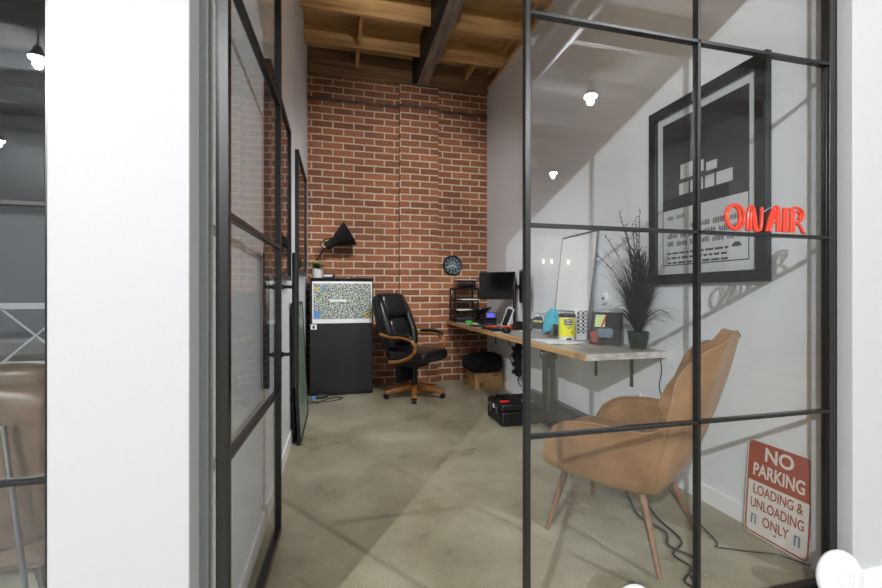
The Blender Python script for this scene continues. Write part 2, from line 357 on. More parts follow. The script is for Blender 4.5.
# ------------------------------------------------------------------ glazing
def frame(name, mb): return struct(name, mb, 'steel', bevel=.002)
x0, x1 = .605, 2.03; xm = 1.309
wf = thing('window_1', None, None); wf['kind'] = 'structure'
mb = MB().box(.608,.627,YG-.012,YG+.014,0,2.88).box(1.952,2.013,YG-.002,YG+.02,0,2.88).box(1.952,1.978,YG-.014,YG-.002,0,2.88).box(.627,1.952,YG-.014,YG+.014,0,.032).box(.627,1.952,YG-.014,YG+.014,2.85,2.88)
obj('window_frame', mb, 'steel', wf, bevel=.002)
mb = MB().box(xm-.007,xm+.007,YG-.012,YG+.014,.032,2.85)
for z in GZ: mb.box(.627,1.952,YG-.012,YG+.013,z-.0065,z+.0065)
obj('glazing_bars', mb, 'steel', wf, bevel=.0015)
obj('pane', MB().box(.62,1.96,YG,YG+.006,.02,2.86), 'glass', wf, smooth=False)
w2 = thing('window_2', None, None); w2['kind'] = 'structure'
mb = MB().box(-.72,-.683,YG-.022,YG+.022,0,2.88).box(-5.2,-.72,YG-.02,YG+.02,0,.032).box(-5.2,-.72,YG-.02,YG+.02,2.85,2.88)
obj('window_frame', mb, 'steel', w2, bevel=.002)
mb = MB()
for x in (-1.4,-2.1,-2.8,-3.5,-4.2): mb.box(x-.011,x+.011,YG-.02,YG+.02,.032,2.85)
for z in GZ: mb.box(-5.2,-.72,YG-.012,YG+.013,z-.0065,z+.0065)
obj('glazing_bars', mb, 'steel', w2, bevel=.0015)
obj('pane', MB().box(-5.2,-.70,YG,YG+.006,.02,2.86), 'glass', w2, smooth=False)
struct('door_1_jamb', MB().box(-.372,-.349,YG,YG+.025,0,2.88).box(-.349,.606,YG-.02,YG+.02,2.85,2.88), 'jambgrey', bevel=.002)
# door leaf, hinged at the left jamb and standing open into the office. local y runs along the leaf
dr = thing('door_1', None, None, (-.314, 1.30, 0), R(-1.9)); dr['kind'] = 'structure'
W = .935
obj('door_frame', MB().box(-.017,.017,0,.03,.01,2.84).box(-.016,.016,W-.026,W,.01,2.84).box(-.016,.016,.03,W-.026,.01,.05).box(-.016,.016,.03,W-.026,2.81,2.84), 'steel', dr, bevel=.002)
mb = MB()
for z in GZ: mb.box(-.013,.013,.03,W-.026,z-.009,z+.009)
obj('glazing_bars', mb, 'steel', dr, bevel=.0015)
obj('pane', MB().box(-.003,.003,.03,W-.02,.04,2.82), 'dglass', dr, smooth=False)
for s, xx in ((-1,-.054),(1,.083)):
    h = obj('door_handle', MB().tube([(xx,W-.016,.735),(xx,W-.016,1.405)], .0165 if s > 0 else .0155, 16), 'handle', dr)
    obj('standoff', MB().tube([(s*.019,W-.016,1.235),(xx,W-.016,1.235)], .0085, 12).tube([(s*.019,W-.016,.90),(xx,W-.016,.90)], .0085, 12).lathe([(.013,0),(.013,.008)], (s*.019,W-.016,1.235), 14, Matrix.Rotation(R(90*s),3,'Y')).lathe([(.013,0),(.013,.008)], (s*.019,W-.016,.90), 14, Matrix.Rotation(R(90*s),3,'Y')), 'handle', h)

# ------------------------------------------------------------------ tan armchair
ch = thing('armchair', 'tan leather wingback armchair on splayed wooden legs behind the glass', 'chair', (1.405, 1.875, 0), R(32))
st = [  # base x, base y, top x, top y, top z
 (.25,.29, .295,.215,.535),(.28,.19, .325,.13,.59),(.29,.04, .335,-.01,.612),(.285,-.09, .33,-.15,.612),(.27,-.17, .325,-.255,.622),(.255,-.21, .318,-.315,.685),(.24,-.235, .30,-.35,.86),(.205,-.255, .265,-.43,.96),(.10,-.27, .16,-.485,1.0),(0,-.275, 0,-.495,1.04)]
full = [Vector(s) if False else s for s in st] + [(-a,b,-c,d,e) for a,b,c,d,e in st[-2::-1]]
A_ = catmull([(a,b,0) for a,b,c,d,e in full], 4); T_ = catmull([(c,d,e) for a,b,c,d,e in full], 4)
nv = 9; mb = MB()
def shell(i, j):
    t = j/(nv-1); a, b = A_[i], T_[i]
    p = Vector((a.x,a.y,.325)).lerp(b, t)
    o = Vector((a.x, a.y+.0, 0)).normalized(); bul = math.sin(math.pi*t)*.022
    if t < .12: bul -= .015
    return p + o*bul
mb.grid(shell, len(A_), nv)
sh = obj('shell', mb, 'tan', ch)
m = sh.modifiers.new('s','SOLIDIFY'); m.thickness = .048; m.offset = -1; m.use_rim = True
m = sh.modifiers.new('b','BEVEL'); m.width = .018; m.segments = 3; m.limit_method = 'ANGLE'; m.angle_limit = R(55)
rim = [p for p in T_]
obj('seam', MB().tube([p + Vector((p.x*.01, 0, .001)) for p in rim], .0038, 6), 'piping', ch)
obj('seat_base', MB().puff((0,.02,.372),(.50,.50,.10),.35), 'tan', ch)
obj('seat', MB().puff((0,.035,.425),(.50,.52,.115),.4, Matrix.Rotation(R(4),3,'X')), 'tan', ch)
obj('back_cushion', MB().puff((0,-.30,.68),(.46,.11,.64),.5, Matrix.Rotation(R(18),3,'X')), 'tan', ch)
for sx in (-1,1):
    for a, b in (((.17,.19),(.262,.262)), ((.16,-.15),(.275,-.275))):
        obj('leg', MB().tube([(sx*a[0],a[1],.35),(sx*b[0],b[1],0.001)], [.021,.011], 14), 'legwood', ch)

# ------------------------------------------------------------------ black executive chair
oc = thing('office_chair', 'black leather executive office chair with curved wooden arms and star base', 'chair', (.885, 4.86, 0), R(-135))
obj('seat', MB().puff((0,.02,.50),(.56,.56,.15),.45, ns=.006, nf=9), 'leather', oc, sub=1)
obj('seat_front_roll', MB().puff((0,.25,.50),(.54,.16,.14),.6), 'leather', oc, sub=1)
rb = Matrix.Rotation(R(17),3,'X')
bk = obj('backrest', MB().puff((0,-.33,.86),(.52,.13,.72),.42, rb), 'leather', oc, sub=1)
obj('head_cushion', MB().puff((0,-.35,1.05),(.46,.22,.31),.45, rb), 'leather', oc, sub=1)
obj('lumbar_cushion', MB().puff((0,-.245,.76),(.34,.15,.34),.55, rb), 'leather', oc, sub=1)
for s in (-1,1):
    obj('side_bolster', MB().tube(catmull([(s*.21,-.16,.58),(s*.235,-.18,.72),(s*.24,-.26,.92),(s*.22,-.33,1.08),(s*.15,-.41,1.18)],4), [.03]+[.052]*15+[.03], 12), 'leather', oc)
for s in (-1,1):
    x = s*.315
    arm = obj('arm', MB().tube(catmull([(x*.92,-.27,.735),(x,-.12,.715),(x*1.02,.05,.72),(x*1.02,.17,.695),(x,.225,.63),(x,.205,.55),(x*.98,.12,.49),(x*.97,.0,.45),(x*.93,-.12,.43),(x*.8,-.16,.43)],5), .028, 10, flat=.75), 'orangewood', oc, label='honey coloured curved wooden arm')
    obj('arm_pad', MB().tube(catmull([(x,-.13,.742),(x*1.02,.02,.75),(x*1.02,.13,.738),(x*1.01,.19,.70)],5), [.018]+[.029]*13+[.024]*1+[.012], 12, flat=.8), 'leather', arm)
obj('gas_cylinder', MB().lathe([(.05,.40),(.05,.33),(.034,.32),(.034,.14),(.05,.13),(.05,.09)], seg=20), 'black', oc)
obj('mechanism_box', MB().box(-.13,.13,-.16,.12,.36,.43), 'black', oc, bevel=.01)
obj('hanging_cover', MB().box(-.14,.14,-.17,-.10,.17,.37), 'blackmatt', oc, bevel=.012)
for k in range(5):
    a = R(72*k+34); c, s = math.cos(a), math.sin(a); Rt = Matrix.Rotation(a,3,'Z')
    lg = obj('base_leg', MB().prism([(.03,.08),(.03,.15),(.10,.148),(.31,.098),(.36,.088),(.36,.064),(.31,.062),(.10,.085)], -.029, .029, lambda u,v,d: Rt @ Vector((u,d,v))), 'orangewood', oc, bevel=.006)
    p = Rt @ Vector((.34,0,0)); q = Rt @ Vector((0,1,0))
    cs = MB()
    for d in (-.016,.016):
        cs.tube([p+q*(d-.009)+Vector((0,0,.029)), p+q*(d+.009)+Vector((0,0,.029))], .028, 16)
    cs.tube([p+Vector((0,0,.03)), p+Vector((0,0,.064))], .008, 8)
    obj('caster', cs, 'black', lg)

# ------------------------------------------------------------------ cabinet and what stands on it
cb = thing('cabinet', 'black metal cabinet with a large printed sheet on its door', 'cabinet', (.06, 5.37, 0))
bx('body', -.365,.365,-.22,.23,0,1.375,'cabinet',cb,bevel=.006)
d = bx('door', -.36,.36,-.24,-.222,.03,1.345,'cabinet',cb,bevel=.004)
bx('top_panel', -.37,.37,-.245,.235,1.375,1.39,'black',cb,bevel=.003)
sheet = thing('wall_planner', 'white sheet of dense small print stuck on the black cabinet door', 'poster', (.06, 5.128, 0))
bx('paper', -.338,.352,-.0012,.0,.855,1.348,'paper',sheet)
bx('print', -.325,.34,-.0022,-.0013,.905,1.325,'printed',sheet)
bx('picture', -.32,-.25,-.003,-.0023,.915,1.0,'blue',sheet); bx('picture', -.31,-.265,-.003,-.0023,1.25,1.285,'amber',sheet); bx('picture', -.245,-.2,-.003,-.0023,1.255,1.29,'blue',sheet)
bx('headline', -.14,.05,-.003,-.0023,1.11,1.135,'paper',sheet)
st_ = thing('sticker', 'round yellow and black sticker at the lower corner of the planner sheet', 'sticker', (.355, 5.1245, .955))
rx = Matrix.Rotation(R(90),3,'X')
obj('disc', MB().lathe([(.027,0),(.027,.0012)], (0,0,0), 24, rx), 'amber', st_)
obj('emblem', MB().box(-.004,.004,-.0022,-.0014,-.018,.018).box(-.016,-.008,-.0022,-.0014,-.012,.012).box(.008,.016,-.0022,-.0014,-.012,.012), 'black', st_)
st2 = thing('sticker', 'small white square sticker just below the planner sheet', 'sticker', (-.262, 5.1265, .815))
obj('paper', MB().box(-.035,.035,-.001,0,-.03,.03), 'paper', st2); obj('figure', MB().puff((0,-.002,-.005),(.028,.002,.034),.9, nu=12, nv=8).puff((0,-.002,.016),(.014,.002,.014),1, nu=10, nv=6), 'black', st2)

lp = thing('desk_lamp', 'black adjustable lamp with a cone shade on top of the cabinet', 'lamp', (-.22, 5.48, 1.39))
obj('base', MB().lathe([(.06,0),(.06,.012),(.02,.02)], seg=24), 'black', lp)
obj('arm', MB().tube([(0,0,.015),(-.03,0,.22),(.06,-.03,.37)], .009, 8).tube([(.02,0,.015),(-.01,0,.21)], .005, 8), 'black', lp)
ax = Vector((.86,-.03,.50)).normalized(); S_ = 1.16; nk = Vector((.083,-.03,.40))+ax*.115*S_
rt = Vector((0,0,1)).rotation_difference(ax).to_matrix()
hd = obj('lamp_shade', MB().lathe([(.012,-.115),(.045,-.11),(.048,-.02),(.055,.0),(.085,.05),(.118,.12),(.142,.185),(.136,.185),(.11,.12),(.075,.04),(.03,.01),(.005,.008)], (0,0,0), 32), 'black', lp)
for v in hd.data.vertices: v.co = rt @ (v.co*S_) + nk
rm = obj('shade_rim', MB().lathe([(.1415,.1855),(.1435,.187),(.132,.188),(.132,.184)], (0,0,0), 32), 'potwhite', hd)
for v in rm.data.vertices: v.co = rt @ (v.co*S_) + nk
obj('bracket', MB().tube([(.06,-.03,.37),(.02,-.03,.43),(.07,-.03,.49),(.15,-.07,.50)], .008, 8).tube([(.06,-.03,.37),(.13,-.07,.40)], .008, 8), 'black', lp)
pp = thing('potted_plant', 'small green plant in a white pot on the black cabinet', 'plant', (-.225, 5.24, 1.39))
obj('pot', MB().lathe([(.053,0),(.056,.005),(.058,.11),(.050,.11),(.046,.09)], seg=24), 'potwhite', pp)
mb = MB()
for k in range(46):
    a = random.uniform(0,6.28); l = random.uniform(.07,.15); up = random.uniform(.1,.95); w = .010
    dx, dy = math.cos(a), math.sin(a); P = [Vector((dx*.01,dy*.01,.09))]
    for j in range(1,5):
        t = j/4; P.append(Vector((dx*l*t, dy*l*t, .09 + up*.1*math.sin(t*2.2))))
    sd = Vector((-dy,dx,0))
    A = [mb.b.verts.new(p - sd*w*math.sin(math.pi*(i+.4)/5)) for i, p in enumerate(P)]; B = [mb.b.verts.new(p + sd*w*math.sin(math.pi*(i+.4)/5)) for i, p in enumerate(P)]
    for i in range(4): mb.b.faces.new((A[i],A[i+1],B[i+1],B[i]))
obj('foliage', mb, 'greenleaf', pp, solid=.0015)
obj('bud', MB().puff((-.01,-.03,.185),(.035,.035,.03),.9,nu=12,nv=8), 'bud', pp, label='yellow green bud')
gm = thing('mouse', 'grey and white computer mouse on the cabinet beside the white pot', 'mouse', (-.09, 5.2, 1.398), R(70))
obj('body', MB().puff((0,0,.02),(.10,.14,.055),.7), 'darkgrey', gm); obj('scroll_wheel', MB().tube([(-.006,.045,.044),(.006,.045,.044)],.008,12), 'black', gm)
obj('side_grip', MB().puff((-.045,0,.016),(.02,.12,.03),.7), 'potwhite', gm)
cl = thing('papers', 'few loose papers lying flat at the edge of the cabinet top', 'papers', (.24, 5.25, 1.3905), R(8))
bx('sheet', -.13,.13,-.08,.1,0,.003,'paper',cl); bx('sheet', -.10,.11,-.09,.06,.0035,.009,'darkgrey',cl)

# ------------------------------------------------------------------ wall clock
ck = thing('wall_clock', 'round black wall clock with white hands on the brick wall', 'clock', (1.56, YB, 1.60))
obj('rim', MB().lathe([(.135,0),(.135,.03),(.128,.035),(.118,.032),(.118,.0)], (0,0,0), 40, Matrix.Rotation(R(90),3,'X')), 'black', ck)
obj('face', MB().lathe([(.119,.004),(.119,.012)], (0,0,0), 40, rx), 'clockface', ck)
0 and obj('hub', MB().lathe([(.05,.0125),(.05,.014)], (0,0,0), 30, rx), 'black', ck)
mb = MB()
for k in range(12):
    a = R(30*k); r0, r1 = (.062,.112)
    mb.obox(((r0+r1)/2*math.sin(a), -.0135, (r0+r1)/2*math.cos(a)), (.022,.002,r1-r0), Matrix.Rotation(a,3,'Y'))
obj('hour_marks', mb, 'black', ck)
hb = MB()
for a, l in ((R(118),.07),(R(244),.095)): hb.obox((l/2*math.sin(a), -.018, l/2*math.cos(a)), (.007,.002,l), Matrix.Rotation(a,3,'Y'))
obj('hands', hb, 'paper', ck)

# ------------------------------------------------------------------ pictures on the left wall
def wallframe(y0, y1, z0, z1, label):
    t = thing('framed_picture', label, 'picture', (XL, (y0+y1)/2, (z0+z1)/2)); hy, hz = (y1-y0)/2, (z1-z0)/2; w = .03
    obj('frame', MB().box(0,.035,-hy,hy,-hz,-hz+w).box(0,.035,-hy,hy,hz-w,hz).box(0,.035,-hy,-hy+w,-hz+w,hz-w).box(0,.035,hy-w,hy,-hz+w,hz-w), 'black', t, bevel=.003)
    bx('print', .002,.016,-hy+w,hy-w,-hz+w,hz-w,'art',t)
    bx('pane', .021,.0211,-hy+w,hy-w,-hz+w,hz-w,'pglass',t)
wallframe(3.98, 5.02, 1.40, 2.50, 'large dark picture in a thin black frame nearer the brick wall')
wallframe(2.33, 3.34, 1.30, 2.42, 'large dark picture in a thin black frame behind the open glass door')
def lean(name, label, cat, y0, y1, h, xb, mat, w=.028, off=0):
    t = thing(name, label, cat, (xb, (y0+y1)/2, .0)); hy = (y1-y0)/2; run = xb-XL-off; a = -math.asin(run/h); t.rotation_euler = (0, a, 0)
    obj('frame', MB().box(-.025,0,-hy,hy,0,w).box(-.025,0,-hy,hy,h-w,h).box(-.025,0,-hy,-hy+w,w,h-w).box(-.025,0,hy-w,hy,w,h-w), 'black', t, bevel=.003)
    bx('board', -.018,-.006,-hy+w,hy-w,w,h-w,mat,t)
lean('framed_board', 'grey green board in a black frame leaning on the wall, front one', 'board', 3.50, 4.42, 1.13, -.275, 'greenboard', off=.035)
lean('framed_board', 'black framed board leaning on the wall behind the grey green board', 'board', 3.62, 4.30, 1.02, -.325, 'art', off=.005)
sb = thing('cable_adapter', 'grey rounded plug adapter on the floor against the cabinet', 'adapter', (-.17,5.03,0), R(20))
obj('housing', MB().puff((0,0,.024),(.15,.08,.048),.6), 'darkgrey', sb); obj('plug', MB().box(-.12,-.07,-.02,.02,.0,.035), 'blue', sb, bevel=.004, label='blue plug end')
one('cable', MB().tube(catmull([(-.33,4.96,.005),(-.22,4.86,.005),(-.06,4.86,.005),(.06,4.95,.005),(.0,5.02,.005),(-.12,4.93,.005),(-.21,4.82,.005),(-.34,4.80,.005)],8), .005, 6), 'black', 'thin black cable looped on the floor before the black cabinet', 'cable')

# ------------------------------------------------------------------ desk
DZ, DX, D0 = .83, 1.475, 2.29
dk = thing('desk', 'long narrow wooden worktop on wall brackets along the white wall', 'desk', (0,0,0))
bx('worktop', DX+.012, XR-.001, D0+.012, YB-.02, DZ-.042, DZ, 'marble', dk, bevel=.002)
bx('front_edge', DX, DX+.0115, D0, YB-.02, DZ-.042, DZ, 'deskedge', dk, bevel=.002)
bx('end_edge', DX+.012, XR, D0, D0+.0115, DZ-.042, DZ, 'marblewhite', dk, bevel=.002)
for y in (2.62, 3.05, 4.6, 5.3):
    obj('bracket', MB().box(XR-.008,XR-.001,y-.016,y+.016,DZ-.30,DZ-.042).box(XR-.36,XR-.008,y-.016,y+.016,DZ-.05,DZ-.042), 'darkgrey', dk, bevel=.001)
lg = obj('leg', MB().box(1.86,1.95,3.50,3.59,.02,DZ-.042), 'black', dk, bevel=.006)
obj('foot', MB().box(1.84,1.97,3.42,3.98,0,.022), 'black', lg, bevel=.004)
obj('motor_housing', MB().box(1.845,1.965,3.485,3.605,.60,.74), 'black', lg, bevel=.01)
obj('knob', MB().puff((1.83,3.5,.66),(.05,.03,.03),.8,nu=12,nv=8).tube([(1.80,3.48,.64),(1.86,3.48,.69)],.008,8), 'chrome', lg)
obj('inner_column', MB().box(1.875,1.89,3.496,3.4995,.12,.52), 'alum', lg)

# tiered letter tray
tr = thing('letter_tray', 'black four tier letter tray on the desk by the brick wall', 'tray', (1.655, 5.40, DZ))
tw, td = .165, .13
tiers = (.02,.15,.285,.43)
for z in tiers: obj('shelf', MB().box(-tw,tw,-td,td,z-.009,z+.009).box(-tw,-tw+.006,-td,td,z,z+.022).box(tw-.006,tw,-td,td,z,z+.022).box(-tw,tw,td-.006,td,z,z+.02), 'black', tr, bevel=.001)
for px_, py_ in ((-tw,-td),(tw-.018,-td),(-tw,td-.018),(tw-.018,td-.018)): bx('post', px_,px_+.018,py_,py_+.018,0,.436,'black',tr)
pb = thing('storage_box', 'clear plastic box of odds and ends on top of the letter tray', 'box', (1.665, 5.40, DZ+.4525))
obj('walls', MB().box(-.13,.13,-.1,.1,0,.004).box(-.13,-.127,-.1,.1,.004,.10).box(.127,.13,-.1,.1,.004,.10).box(-.127,.127,-.1,-.097,.004,.10).box(-.127,.127,.097,.1,.004,.10), 'acrylic', pb)
obj('contents', MB().puff((-.04,0,.025),(.15,.13,.04),.6,ns=.01,nf=20).puff((.06,0,.025),(.1,.12,.035),.6,ns=.01,nf=25), 'darkgrey', pb); obj('lid', MB().box(-.134,.134,-.104,.104,.1005,.108), 'paper', pb, bevel=.002)
for z, dx, w, l in ((tiers[2], .03, .12, 'stack of white paper sticking out of the tray, second shelf from its top'),(tiers[1], -.02, .13, 'thin stack of white paper on the third shelf from the tray top')):
    one('paper_stack', MB().obox((1.655+dx,5.375,DZ+z+.0135),(w*1.9,.26,.012),Matrix.Rotation(R(4),3,'Z')), 'paper', l, 'papers')
one('tape_roll', MB().lathe([(.022,0),(.048,0),(.05,.004),(.05,.028),(.048,.032),(.022,.032)], (1.63,5.09,DZ), 24), 'green', 'lime green tape roll on the desk before the letter tray', 'tape')
one('desk_tidy', MB().box(-.12,.12,-.05,.05,.004,.035).puff((-.06,0,.045),(.07,.05,.04),.6).puff((.05,0,.045),(.09,.05,.035),.5), 'darkgrey', 'dark grey desk tidy of small things on lowest tray shelf', 'desk tidy', loc=(1.655,5.37,DZ+.027))
one('sticky_notes', MB().box(1.80,1.87,5.12,5.19,DZ,DZ+.03), 'paper', 'white block of notes on the desk beside the tray', 'notes')

# monitors on a pole
def monitor(p, q, z0, z1, label):
    p, q = Vector(p), Vector(q); c = (p+q)/2; w = (q-p).length; a = math.atan2(q.y-p.y, q.x-p.x)
    t = thing('monitor', label, 'monitor', (c.x,c.y,z0), a, None); h = z1-z0
    bx('housing', -w/2,w/2,.006,.03,0,h,'black',t,bevel=.004); bx('screen', -w/2+.008,w/2-.008,.004,.0065,.012,h-.008,'gloss',t)
    obj('rear_mount', MB().box(-.05,.05,.03,.05,h/2-.05,h/2+.05), 'black', t)
    return t
monitor((1.655,4.80),(2.0,4.52),1.135,1.46,'black screen monitor nearest the brick wall, on the desk pole')
monitor((2.0,4.42),(1.875,3.97),1.10,1.47,'black monitor seen almost edge-on behind the black door post')
mp = thing('monitor_stand', 'black pole with arms clamped to the desk, carrying the monitors', 'monitor arm', (1.985, 4.50, DZ))
obj('pole', MB().tube([(0,0,0),(0,0,.55)], .018, 14).lathe([(.04,0),(.04,.02),(.02,.025)],seg=20), 'black', mp)
obj('arm', MB().tube([(0,0,.47),(-.06,.15,.47),(-.155,.195,.47)], .014, 8), 'black', mp)
obj('arm', MB().tube([(0,0,.46),(.02,-.12,.455),(.0,-.29,.455)], .014, 8), 'black', mp)
obj('joint', MB().lathe([(.028,.42),(.028,.50)],seg=16), 'black', mp); obj('joint', MB().puff((-.06,.15,.47),(.05,.05,.07),.6,nu=12,nv=8), 'black', mp); obj('joint', MB().puff((.02,-.12,.45),(.05,.07,.06),.6,nu=12,nv=8), 'black', mp)

ph = thing('desk_phone', 'black desk phone with a lit blue display', 'phone', (1.72, 4.66, DZ), R(-25))
obj('body', MB().prism([(-.09,0),(.09,0),(.09,.09),(.06,.09),(-.09,.025)], -.10,.10, lambda u,v,d:(d,u,v)), 'black', ph, bevel=.006)
obj('display_head', MB().obox((.03,.055,.115),(.13,.02,.085),Matrix.Rotation(R(-30),3,'X')), 'black', ph, bevel=.005)
obj('display', MB().obox((.03,.046,.119),(.085,.003,.05),Matrix.Rotation(R(-30),3,'X')), 'screen', ph, label='lit blue display')
obj('handset', MB().tube(catmull([(-.07,-.08,.07),(-.07,-.04,.095),(-.07,.04,.12),(-.07,.085,.11)],4), [.018]+[.013]*11+[.018], 10), 'black', ph)
tb = thing('tablet_stand', 'slim white framed device with a black face standing near the phone', 'device', (1.815, 4.30, DZ+.0), R(-38))
ra = Matrix.Rotation(R(18),3,'Y') @ Matrix.Rotation(R(-12),3,'X')
obj('housing', MB().obox((0,0,.112),(.078,.012,.22),ra), 'potwhite', tb, bevel=.003); obj('face', MB().obox((0,-.0075,.115),(.062,.003,.20),ra), 'gloss', tb)
obj('foot', MB().box(-.05,.05,-.03,.05,0,.012), 'potwhite', tb, bevel=.003)
sp = thing('spiky_plant', 'small dark feathery plant on the desk under the first monitor', 'plant', (1.72,4.93,DZ))
obj('pot', MB().lathe([(.035,0),(.045,.06),(.04,.06)],seg=18), 'black', sp)
mb = MB()
for k in range(170):
    a = random.uniform(0,6.28); l = random.uniform(.05,.15); up = random.uniform(.02,.16)
    mb.tube([(0,0,.055),(math.cos(a)*l*.5,math.sin(a)*l*.5,.06+up*.8),(math.cos(a)*l,math.sin(a)*l,.06+up)], [.006,.006,.002], 4)
obj('foliage', mb, 'leaf', sp)
# small bright clutter along the front of the desk
ot = thing('pliers', 'orange handled tool lying on the desk before the phone', 'tool', (1.66, 4.30, DZ), R(15))
obj('handle', MB().tube(catmull([(-.13,.0,.012),(-.05,.03,.014),(.02,.008,.014)],4), .013, 8).tube(catmull([(-.13,-.05,.012),(-.05,-.045,.014),(.02,-.008,.014)],4), .013, 8), 'orange', ot, label='orange handle'); obj('jaws', MB().prism([(.0,-.016),(.03,-.02),(.09,-.004),(.09,.004),(.03,.02),(.0,.016)], .004,.016, lambda u,v,d:(u,v,d)), 'darkgrey', ot)
one('tool_pouch', MB().puff((1.74,4.12,DZ+.018),(.13,.09,.036),.5,ns=.008,nf=16), 'orange', 'orange red pouch lying on the desk in front of the slim device', 'pouch')
one('notebook', MB().obox((1.553,4.56,DZ+.008),(.12,.18,.016),Matrix.Rotation(R(12),3,'Z')), 'darkgrey', 'dark notebook lying on the desk edge, the one nearer the tray', 'notebook', bevel=.002)
one('keyboard', (lambda m: [m.box(1.50+.028*i,1.524+.028*i,3.92+.026*j,3.942+.026*j,DZ+.012,DZ+.02) for i in range(4) for j in range(13)] and m.box(1.495,1.62,3.91,4.265,DZ,DZ+.012))(MB()), 'black', 'black keyboard lying along the front edge of the desk', 'keyboard')
sc = thing('scissors', 'red handled scissors lying on the desk near the black post', 'scissors', (1.68,3.86,DZ+.003), R(-30))
obj('handles', MB().tube([(math.cos(a)*.022-.05,math.sin(a)*.022+.025,.006) for a in [k*.52 for k in range(12)]], .006, 8, True).tube([(math.cos(a)*.022-.05,math.sin(a)*.022-.025,.006) for a in [k*.52 for k in range(12)]], .006, 8, True), 'red', sc)
obj('blades', MB().prism([(-.03,.01),(.0,-.004),(.10,.0),(.0,.008)], .0,.003, lambda u,v,d:(u,v,d+.003)).prism([(-.03,-.01),(.0,.004),(.10,.004),(.0,-.006)], .0,.003, lambda u,v,d:(u,v,d+.0065)), 'chrome', sc)
one('battery_charger', MB().box(1.76,1.87,3.97,4.08,DZ,DZ+.055).box(1.78,1.85,3.99,4.06,DZ+.055,DZ+.09), 'black', 'black battery charger on the desk under the edge-on monitor', 'charger', bevel=.005)
one('marker', MB().tube([(1.60,4.86,DZ+.009),(1.68,4.74,DZ+.009)],.009,10), 'lime', 'pale green marker pen on the desk beside the dark notebook', 'pen')
one('webcam', MB().puff((1.55,3.70,DZ+.03),(.08,.08,.06),.7).tube([(1.55,3.70,DZ),(1.55,3.70,DZ+.03)],.02,12), 'black', 'small black webcam on the desk edge beside the black post', 'camera')

# model motorcycle
mo = thing('model_motorcycle', 'black toy motorcycle with a yellow stripe on the desk', 'toy', (1.83, 3.63, DZ), R(-75))
for x in (-.10,.10):
    w = obj('wheel', MB().tube([(x+.045*math.cos(a),0,.053+.045*math.sin(a)) for a in [k*math.pi/10 for k in range(20)]], .0085, 8, True), 'black', mo)
    sb_ = MB()
    for k in range(5): a = k*math.pi/5; sb_.tube([(x-.04*math.cos(a),0,.053-.04*math.sin(a)),(x+.04*math.cos(a),0,.053+.04*math.sin(a))], .002, 5)
    obj('spokes', sb_, 'alum', w)
mo.scale = (1.22,1.22,1.22)
obj('engine', MB().box(-.035,.035,-.018,.018,.035,.085).tube([(-.03,.024,.04),(-.13,.026,.05)],.007,8), 'black', mo, bevel=.004)
obj('tank', MB().puff((.015,0,.11),(.085,.045,.04),.7,nu=16,nv=10), 'black', mo); obj('stripe', MB().puff((.015,0,.098),(.088,.048,.012),.5,nu=16,nv=6), 'yellow', mo, label='yellow stripe')
obj('seat', MB().puff((-.06,0,.10),(.09,.04,.022),.6,nu=16,nv=8), 'black', mo)
obj('fork', MB().tube([(.10,.016,.053),(.055,.016,.15)],.004,6).tube([(.10,-.016,.053),(.055,-.016,.15)],.004,6).tube([(.045,-.05,.16),(.06,-.02,.155),(.06,.02,.155),(.045,.05,.16)],.004,6), 'chrome', mo)
fg = thing('figurine', 'small dark rider figure with a red vest beside the toy motorcycle', 'figurine', (1.90, 3.40, DZ))
obj('body', MB().tube([(-.015,0,0),(-.012,0,.06),(0,0,.10)],[.011,.013,.02],8).tube([(.018,0,0),(.014,0,.06),(0,0,.10)],[.011,.013,.02],8).tube([(0,0,.09),(0,0,.15)],[.022,.026],10).puff((0,0,.175),(.034,.034,.04),1,nu=12,nv=8).tube([(.025,0,.145),(.045,-.02,.10)],[.009,.007],6).tube([(-.025,0,.145),(-.045,-.02,.10)],[.009,.007],6), 'black', fg)
obj('vest', MB().tube([(0,0,.10),(0,0,.148)],[.0245,.0285],10), 'red', fg, label='red vest')

# cyan cloth draped over a spray bottle
bt = thing('spray_bottle', 'pale clear bottle on the desk beneath the cyan cloth', 'bottle', (1.80,3.29,DZ+.0))
obj('bottle_body', MB().lathe([(.034,0),(.037,.01),(.037,.12),(.014,.19),(.014,.215)],seg=20), 'acrylic', bt); obj('cap', MB().lathe([(.016,.215),(.016,.238),(.006,.243)],seg=16), 'red', bt, label='dark red cap')
mb = MB()
def drape(i, j):
    u = i/27*2*math.pi; t = j/13
    r = .012 + .044*math.sin(min(t,.5)*math.pi) + .014*t + .010*t*math.sin(5*u) + .006*math.sin(9*u+2)*t
    lo = .15 if math.cos(u-2.5) > 0.1 else .08
    z = .245 - t*(lo*1.35+.02*math.sin(3*u)) - .012*t*t
    return Vector((r*math.cos(u)*1.0, r*math.sin(u)*1.25, z + .004))
mb.grid(drape, 28, 14, True)
o = one('cleaning_cloth', mb, 'cyan', 'cyan cloth draped over a bottle beside the yellow tub', 'cloth', loc=(1.80,3.29,DZ+.0), solid=.003, sub=1)

